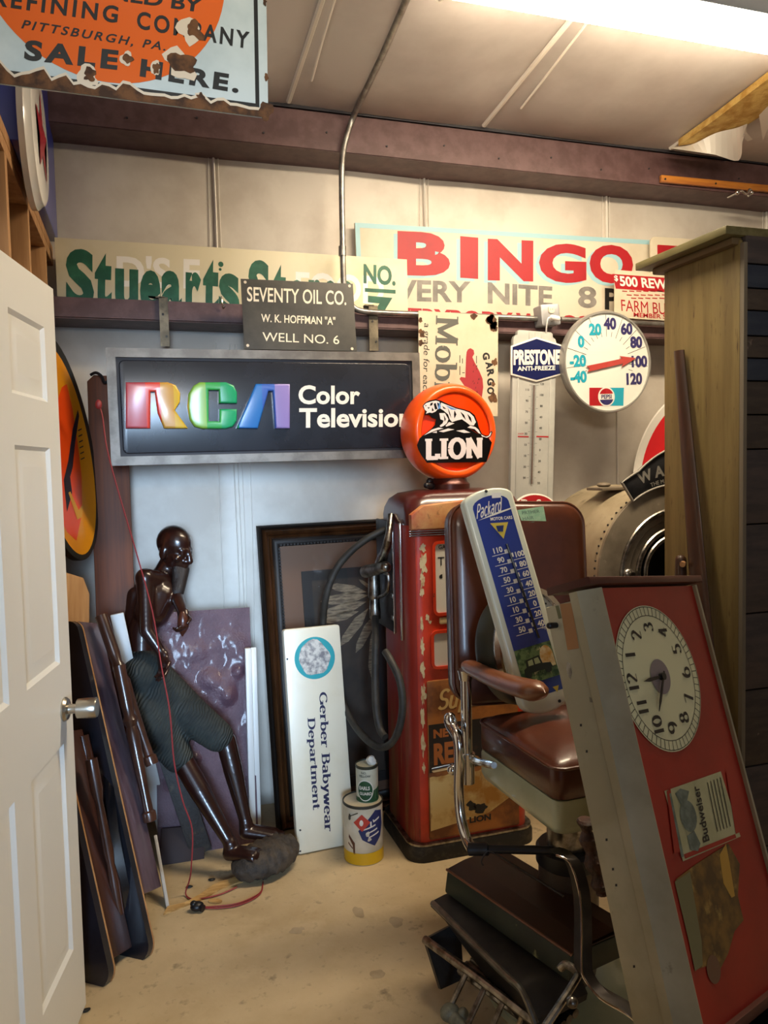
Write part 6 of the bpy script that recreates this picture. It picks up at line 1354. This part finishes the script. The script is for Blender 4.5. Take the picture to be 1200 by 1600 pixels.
# marks on the left flank of the case
FX = lambda px, py: PP(px, py, TLp-Wd*.0108, -Wd)
def flank(L, nm, mt):
    b = B(); vs = [KM.inverted() @ FX(*p) for p in L]; b.poly([Vector((-.0006, v.y, v.z)) for v in vs]); return b.build(nm, mt, g, local=True)
SX = 0.0
def onside(L, nm, mt):
    p0_ = TLp+Wd*(KL+.002); b = B(); vs = [KM.inverted() @ PP(x, y, p0_, Wd) for x, y in L]; b.poly([Vector((KL+.0014, min(max(v.y, .049), DPT+.012), v.z)) for v in vs]); b.build(nm, mt, g, local=True)
onside([(875, 944), (893, 942), (905, 1013), (887, 1016)], 'tape_patch', mat('old_tape', '#a8794c', .6))
onside([(868, 947), (873, 946), (878, 966), (873, 967)], 'tape_patch', mat('olive_tape', '#6d6a45', .6))
onside([(886, 1034), (891, 1036), (894, 1050), (892, 1062), (888, 1056), (885, 1045)], 'latch', m_chromed)
onside([(921, 1089), (940, 1089), (942, 1096), (922, 1097)], 'slot', mat('slot_grey', '#76705c', .6)); onside([(1004, 1400), (1011, 1399), (1013, 1428), (1006, 1429)], 'slot', mat('slot_grey', '#76705c', .6))
for x, y in ((908, 1133), (917, 1174), (948, 1312), (958, 1358), (963, 1383), (991, 1510)): onside([(x-1.6, y-2), (x+1.6, y-2), (x+1.6, y+2), (x-1.6, y+2)], 'screw_hole', m_ink)
b = B(); q = KM.inverted() @ PP(868, 977, TLp+Wd*KL, Wd); q.y = min(q.y, DPT); b.cap((KL+.004, q.y, q.z), (KL-.02, q.y, q.z), .006, .007); b.build('cord_stub', m_black, g, local=True)
KBW = KM @ Vector((KW/2, .07, KB))
# black padded stool carrying the clock
st_z = min((KM @ Vector((x, y, KB))).z for x in (0, KW) for y in (0, DPT))
sc_ = KM @ Vector((KW*.62, DPT*.35, KB)); 
g = thing('padded_stool', 'black padded stool with pale piping under the beer clock, bottom right corner', 'stool', (sc_.x+.06, sc_.y-.02, 0))
ox, oy = sc_.x+.06, sc_.y-.02
b = B(); b.lathe([(.16, st_z-.085), (.185, st_z-.07), (.19, st_z-.04), (.185, st_z-.018), (.15, st_z-.006), (.02, st_z-.003)], Matrix.Translation((ox, oy, 0)), 48); b.build('seat', mat('black_vinyl', '#15171c', .3, coat=.3), g)
b = B(); b.tube([(ox+.191*math.cos(2*PI*k/48), oy+.191*math.sin(2*PI*k/48), st_z-.045) for k in range(48)], .004, 8, closed=True); b.build('piping', m_white, g)
for k in range(4):
    a = PI/4+k*PI/2; b = B(); b.tube([(ox+.11*math.cos(a), oy+.11*math.sin(a), st_z-.08), (ox+.15*math.cos(a), oy+.15*math.sin(a), .003)], .013, 12); b.build('leg', m_chromed, g)
# ================================================================ tall cabinet
q1, q2 = PD(1155, 372, 2.35), PD(1037, 423, 2.69)
XC = (q1.x+q2.x)/2; YC0, YC1 = PX(1155, 600, XC).y, PX(1038, 600, XC).y
HC = PX(1152, 376, XC).z
g = thing('tall_cabinet', 'tall weathered wooden cabinet with olive side and dark stacked front boards at right', 'cabinet', (XC+.4, (YC0+YC1)/2, 0))
m_olive = mat('olive_wood_side', '#7a6a40', .55, c2='#6a5a34', sc=4, st=(6, 6, .4), layers=[('#4d3a20', 9, .6, .72, (4, 9, 1.2))], bump=.15, bsc=30, bst=(5, 5, .5))
b = B(); b.box((XC+.012, (YC0+YC1)/2, HC/2), (.024, YC1-YC0, HC), bev=.002); b.build('side_panel', m_olive, g)
b = B(); b.box((XC+.42, (YC0+YC1)/2+.02, HC/2), (.79, YC1-YC0-.06, HC-.01)); b.build('carcass', mat('cabinet_core', '#3a2c1c', .7), g)
zt1 = PX(1133, 357, XC-.05).z; m_oltop = mat('olive_top_edge', '#66603c', .55, c2='#57512f', sc=6, st=(6, 1, 6))
b = B(); b.box((XC+.40, (YC0+YC1)/2+.03, HC+.022), (.93, YC1-YC0+.09, .026), bev=.003); b.build('top_board', m_oltop, g)
b = B(); b.box((XC+.40, (YC0+YC1)/2+.02, HC-.002), (.85, YC1-YC0+.03, .024), bev=.006); b.build('cornice', mat('cornice_brown', '#5b4a2e', .6), g)
Pf = Panel((1157, 380), (1300, 380), (1157, 800), YC0-.012)
pm = [mat('plank_dark_plum', '#352f30', .6, c2='#463c3a', sc=7, st=(.8, 4, 4), bump=.2, layers=[('#6a5f58', 30, .68, .76, T3)]), mat('plank_navy', '#1c2638', .6, c2='#28303f', sc=7, st=(.8, 4, 4), bump=.2), mat('plank_umber', '#41372f', .65, c2='#322a25', sc=8, st=(.8, 4, 4), bump=.25, layers=[('#77695c', 26, .66, .76, T3)])]
ys = [360, 411, 449, 484, 524, 559, 595, 648, 702, 820, 960, 1080, 1200, 1330, 1480]; kind = [0, 1, 2, 1, 2, 1, 2, 2, 0, 0, 0, 2, 0, 2]
for a_, c_, k_ in zip(ys, ys[1:], kind):
    za, zc = PY(1157, a_, YC0-.012).z, PY(1157, c_, YC0-.012).z
    if zc < 0: zc = 0
    if za <= .01: break
    b = B(); b.box((XC+.42, YC0-.004, (za+zc)/2), (.82, .02, za-zc-.004), bev=.003); b.build('front_board', pm[k_], g)
b = B(); b.box((XC+.008, YC0-.008, HC/2), (.014, .018, HC-.02), bev=.002); b.build('corner_strip', mat('strip_grey', '#6b6456', .6), g)
# stick leaning on the cabinet
s0, s1 = PX(1061, 548, XC-.02), PX(1098, 985, XC-.06)
s2 = s0+(s1-s0)*((s0.z-.0)/(s0.z-s1.z))
d_ = (s2-s0).normalized()
b = B(); n_ = 26; rg = []
for k in range(n_+1):
    t = k/n_; q = s0+(s2-s0)*t; q.z = max(q.z, .002); wy = .022+.03*min(1, t*1.6); wx_ = .013
    rg.append([q+Vector((wx_*math.cos(2*PI*j/12), wy*math.sin(2*PI*j/12), 0)) for j in range(12)])
m_stick = mat('dark_stick_wood', '#432818', .45, c2='#331d11', sc=5, st=(6, 6, .5), coat=.15)
g = thing('wooden_oar', 'long brown wooden paddle-like stick with peg leaning against the olive cabinet side', 'stick', (s2.x, s2.y, 0))
b.rings(rg); b.build('shaft', m_stick, g, recalc=True)
q = PX(1070, 890, XC-.05); b = B(); b.cap(q+Vector((0, .02, -.03)), q+Vector((0, .02, .03)), .02, .018); b.cap(q+Vector((-.0, .02, .02)), q+Vector((-.02, -.02, .02)), .01, .009); b.build('peg_block', m_stick, g)
b = B(); b.cyl(q+Vector((-.012, -.008, .022)), q+Vector((-.032, -.028, .022)), .009, n=14); b.build('peg', m_lightwood, g)
# ================================================================ drum washing machine
fc_ = PY(1052, 893, 2.62); DR = (PY(1052, 893, 2.62)-PY(936, 893, 2.62)).length; DLn = .5
g = thing('drum_washer', 'dusty metal barrel-shaped washing machine with round door, behind the chair and cabinet', 'washing machine', (fc_.x, fc_.y+.25, 0))
MT = Matrix.Translation(fc_) @ RX      # lathe z -> -y (toward the room)
m_dust = mat('dusty_galvanised', '#a3967c', .6, .12, c2='#8d8066', sc=4, layers=[('#6d624c', 14, .58, .72, T3)])
m_dustf = mat('dusty_front', '#857a68', .55, .2, c2='#6d6252', sc=7, layers=[('#9a917e', 20, .62, .74, T3)])
b = B(); b.lathe([(DR*.2, -DLn), (DR*.98, -DLn), (DR, -DLn+.01), (DR, -.01)], MT, 72); b.build('barrel', m_dust, g)
b = B(); b.lathe([(DR, -.012), (DR*1.015, -.006), (DR*1.01, .004), (DR*.98, .006), (DR*.62, .012), (DR*.6, .004)], MT, 72, cap=False); b.build('front_plate', m_dustf, g)
for r_, w_, z_ in ((DR*.72, .011, .012), (DR*.5, .012, .008), (DR*.42, .010, .016)):
    b = B(); b.tube([MT @ Vector((r_*math.cos(2*PI*k/64), r_*math.sin(2*PI*k/64), z_)) for k in range(64)], w_, 10, closed=True); b.build('door_ring', m_chromed, g)
b = B(); b.lathe([(DR*.62, .004), (DR*.5, .006)], MT, 64, cap=False); b.build('door_plate', m_dustf, g)
b = B(); b.lathe([(DR*.49, .004), (.001, -.0)], MT, 64, cap=False); b.build('door_glass', m_blackg, g)
q = PY(982, 897, 2.6); b = B(); b.ell(q, (.028, .02, .024)); b.cyl(q, q+Vector((0, -.03, 0)), .012, n=16); b.box(q+Vector((.005, .0, -.02)), (.04, .02, .03), bev=.006); b.build('door_latch', m_chromed, g)
b = B(); ang0 = [k for k in range(0, 40)]
for k in range(24): a = rad(95+k*5); c_ = Vector((DR*1.002*math.cos(a), DR*1.002*math.sin(a))); b.ell(MT @ Vector((c_.x, c_.y, -.03)), (.005, .005, .005), None, 8)
b.build('rivets', m_dkmetal, g)
# name plate: arched black plate standing on the front rim
def pl(a, r_): return (r_*math.cos(a), r_*math.sin(a))
cz0 = fc_.z
b = B(); A0, A1 = rad(124), rad(56); n_ = 24; outer = [(DR*1.02*math.cos(A0+(A1-A0)*k/n_), DR*1.02*math.sin(A0+(A1-A0)*k/n_)) for k in range(n_+1)]
inner = [pl(A1+(A0-A1)*k/n_, DR*(1.28+.18*max(0, 1-abs(k-n_/2)/(n_*.34)))) for k in range(n_+1)]
pts = outer+inner; M2 = Matrix.Translation(fc_)
b.prism([(p[0], p[1]) for p in reversed(pts)], -.012, .0, bev=.002, M=M2); b.build('name_plate', mat('plate_black', '#191a1d', .4, c2='#2a2a2c', sc=14), g)
b = B(); edge = [M2 @ Vector((p[0], -.013, p[1])) for p in pts]; b.tube(edge, .004, 8, closed=True)
def arctext(b, txt, r_, a_mid, h, bold, mi=0, wm=1, sp=1.12):
    tot = sum(h*glyphs(c, bold)[2]*wm*sp if c != ' ' else h*.4 for c in txt); a = a_mid+tot/2/r_
    for c in txt:
        w_ = h*glyphs(c, bold)[2]*wm if c != ' ' else h*.35; am = a-w_/2/r_
        if c != ' ':
            rd_ = Vector((math.cos(am), math.sin(am))); tg = Vector((math.sin(am), -math.cos(am))); O = rd_*r_-tg*w_/2
            V, F, _ = glyphs(c, bold); vs = [b.bm.verts.new(M2 @ Vector(((O+tg*u_*w_+rd_*v_*h).x, -.0128, (O+tg*u_*w_+rd_*v_*h).y))) for u_, v_ in V]
            for f in F:
                try: b.bm.faces.new([vs[i] for i in f]).material_index = mi
                except ValueError: pass
        a -= w_*sp/r_
arctext(b, 'WASHER', DR*1.13, rad(95), .045, .04); arctext(b, 'THE MACHINE', DR*1.05, rad(97), .016, .02)
b.build('plate_lettering', mat('plate_silver', '#b5b1a6', .4, .5), g)
b = B(); q = PY(975, 752, 2.85); b.box((fc_.x-.12, 2.85, fc_.z+DR*.97), (.2, .12, .012), bev=.002); b.ell((fc_.x-.14, 2.9, fc_.z+DR*.97+.015), (.03, .03, .012)); b.build('top_lid', m_dustf, g)
for sx_ in (-1, 1):
    for sy_ in (.08, .42):
        x_ = fc_.x+sx_*DR*.6; b = B(); b.box((x_, fc_.y+sy_, (fc_.z-DR*.75)/2), (.05, .05, fc_.z-DR*.75)); b.build('leg', m_dkmetal, g)
# ================================================================ cords and litter on the floor
m_cord = mat('red_cord', '#8e2f30', .5)
L = [PY(154, 632, 3.05), PY(160, 650, 3.05), PY(167, 700, 3.04), PY(184, 765, 3.04), PY(212, 860, 3.05), PY(238, 955, 3.03), PY(252, 1040, 2.98), PY(265, 1110, 2.92), PY(272, 1190, 2.88), PY(285, 1250, 2.84), PY(300, 1295, 2.82)]
b = B(); Lf = smooth(L, 5)
Lz = [PZ(299, 1352, .12), PZ(296, 1375, .06), PZ(290, 1395, .012), PZ(297, 1404, .005), PZ(315, 1404, .005), PZ(345, 1397, .005), PZ(370, 1386, .005)]
b.tube(smooth(L+Lz, 5), .0028, 6); b.ell(L[0], (.012, .012, .018)); tag(b.build('hanging_string', m_cord, None), 'thin red cord dropping from the plank across the carving to the floor', 'cord')
b = B()
for o_ in (0, 3): b.tube(smooth([PZ(312, 1418, .006), PZ(340, 1419-o_, .005), PZ(370, 1415-o_, .005), PZ(395, 1405-o_, .005), PZ(408, 1394-o_*.5, .005), PZ(411, 1378, .006)], 5), .0025, 6)
tag(b.build('red_wire_pair', m_cord, None), 'pair of red wires curving over the floor toward the statue base', 'wire')
q = PZ(308, 1416, .016); b = B(); b.ell(q, (.024, .02, .016)); b.ell(q+Vector((-.012, 0, .012)), (.012, .012, .01)); b.cyl(q, q+Vector((.02, -.018, -.002)), .012, n=12); tag(b.build('cord_plug', m_black, None), 'small black plug lump on the floor where the red wires meet', 'plug')
m_spl = mat('split_wood', '#c7a267', .75, c2='#a37c44', sc=10, st=(1, 8, 8))
b = B(); SP = [(255, 1428), (285, 1416), (320, 1402), (345, 1388), (380, 1376)]; SPt = [(262, 1416), (290, 1409), (312, 1397), (335, 1381), (372, 1368)]
T0 = [PZ(x, y, .006) for x, y in SP]; T1 = [PZ(x, y, .012) for x, y in SPt]
for i in range(4):
    b.poly([T0[i], T0[i+1], T1[i+1], T1[i]]); lo = [p+Vector((0, 0, -.006)) for p in (T0[i], T0[i+1], T1[i+1], T1[i])]; b.poly(lo[::-1]); b.poly([lo[0], lo[1], T0[i+1], T0[i]]); b.poly([lo[2], lo[3], T1[i], T1[i+1]])
tag(b.build('wood_splinter', m_spl, None, recalc=True), 'pale split wood strip lying on the floor under the red wires', 'splinter')
b = B(); blob_ = [PZ(336+11*math.cos(2*PI*k/12), 1407+3*math.sin(2*PI*k/12), .006) for k in range(12)]; b.poly(blob_[::-1]); b.poly([p+Vector((0, 0, -.005)) for p in blob_])
for i in range(12): j = (i+1) % 12; b.poly([blob_[i], blob_[j], blob_[j]+Vector((0, 0, -.005)), blob_[i]+Vector((0, 0, -.005))])
tag(b.build('wood_chip', m_spl, None, recalc=True), 'small pale wood chip just right of the black plug lump', 'chip')
for x, y, lb in ((296, 1385, 'small dark scrap lying near the hanging red cord on the floor'), (331, 1374, 'small dark scrap beside the base of the carving'), (52*2.2+20, 1578, 'dark scrap on the floor by the bottom corner of the white door')):
    q = PZ(x, y, .004); b = B(); t = bmesh.new(); bmesh.ops.create_icosphere(t, subdivisions=2, radius=.008)
    for v in t.verts: v.co = Vector((v.co.x*1.6, v.co.y, v.co.z*.5))*(1+.5*noise.noise(v.co*120+Vector((x, 0, 0))))
    b.add(t, Matrix.Translation(q), 0); tag(b.build('floor_scrap', m_ink, None), lb, 'scrap')
# floor stains with a shape of their own
b = B()
for x, y, r_, sx_, sd in ((463, 1454, .02, 1.3, 2), (590, 1522, .018, 1.3, 5), (560, 1425, .035, .5, 9), (620, 1440, .03, .8, 3)):
    q = PZ(x, y, .0012); pts = []; rnd_ = sd
    for k in range(24):
        a = 2*PI*k/24; f = r_*(1+.45*noise.noise(Vector((math.cos(a)*1.0+sd*7, math.sin(a)*1.0, sd)))); pts.append(Vector((q.x+f*sx_*math.cos(a), q.y+f*math.sin(a), .0012)))
    b.poly(pts)
o = struct(b.build('trim_floor_stains', mat('floor_stain', '#a08e70', .6, c2='#ad9b7e', sc=18), None))

# sub-parts: print and fittings belong to the plate they are on
def under(part_names, child_words):
    for o in list(bpy.data.objects):
        if o.type != 'EMPTY' or 'category' not in o: continue
        ch = list(o.children); base = next((c for n in part_names for c in ch if c.name.split('.')[0] == n), None)
        if base is None: continue
        for c in ch:
            n = c.name.split('.')[0]
            if c is not base and any(n == w or n.endswith('_'+w) or n.startswith(w+'_') for w in child_words):
                mi = c.matrix_parent_inverse.copy(); c.parent = base
                if base.matrix_parent_inverse != mi: c.matrix_parent_inverse = base.matrix_parent_inverse.inverted() @ mi
                else: c.matrix_parent_inverse = Matrix()
under(['plate', 'board', 'face_panel', 'body', 'box', 'case', 'ad_panel', 'barrel'], ['lettering', 'chips', 'rust_patches', 'holes', 'emblem', 'scale_marks', 'numerals', 'blue_border', 'red_field', 'teal_disc', 'grey_patch', 'disc', 'rivet', 'receptacle', 'slots', 'yellow_band', 'red_diamond', 'blue_shield', 'white_marks', 'brown_stripes', 'green_band', 'green_disc', 'red_mark', 'tape_patch', 'slot', 'screw_hole', 'latch', 'cord_stub', 'dark_band', 'cream_field', 'scraped_paint'])
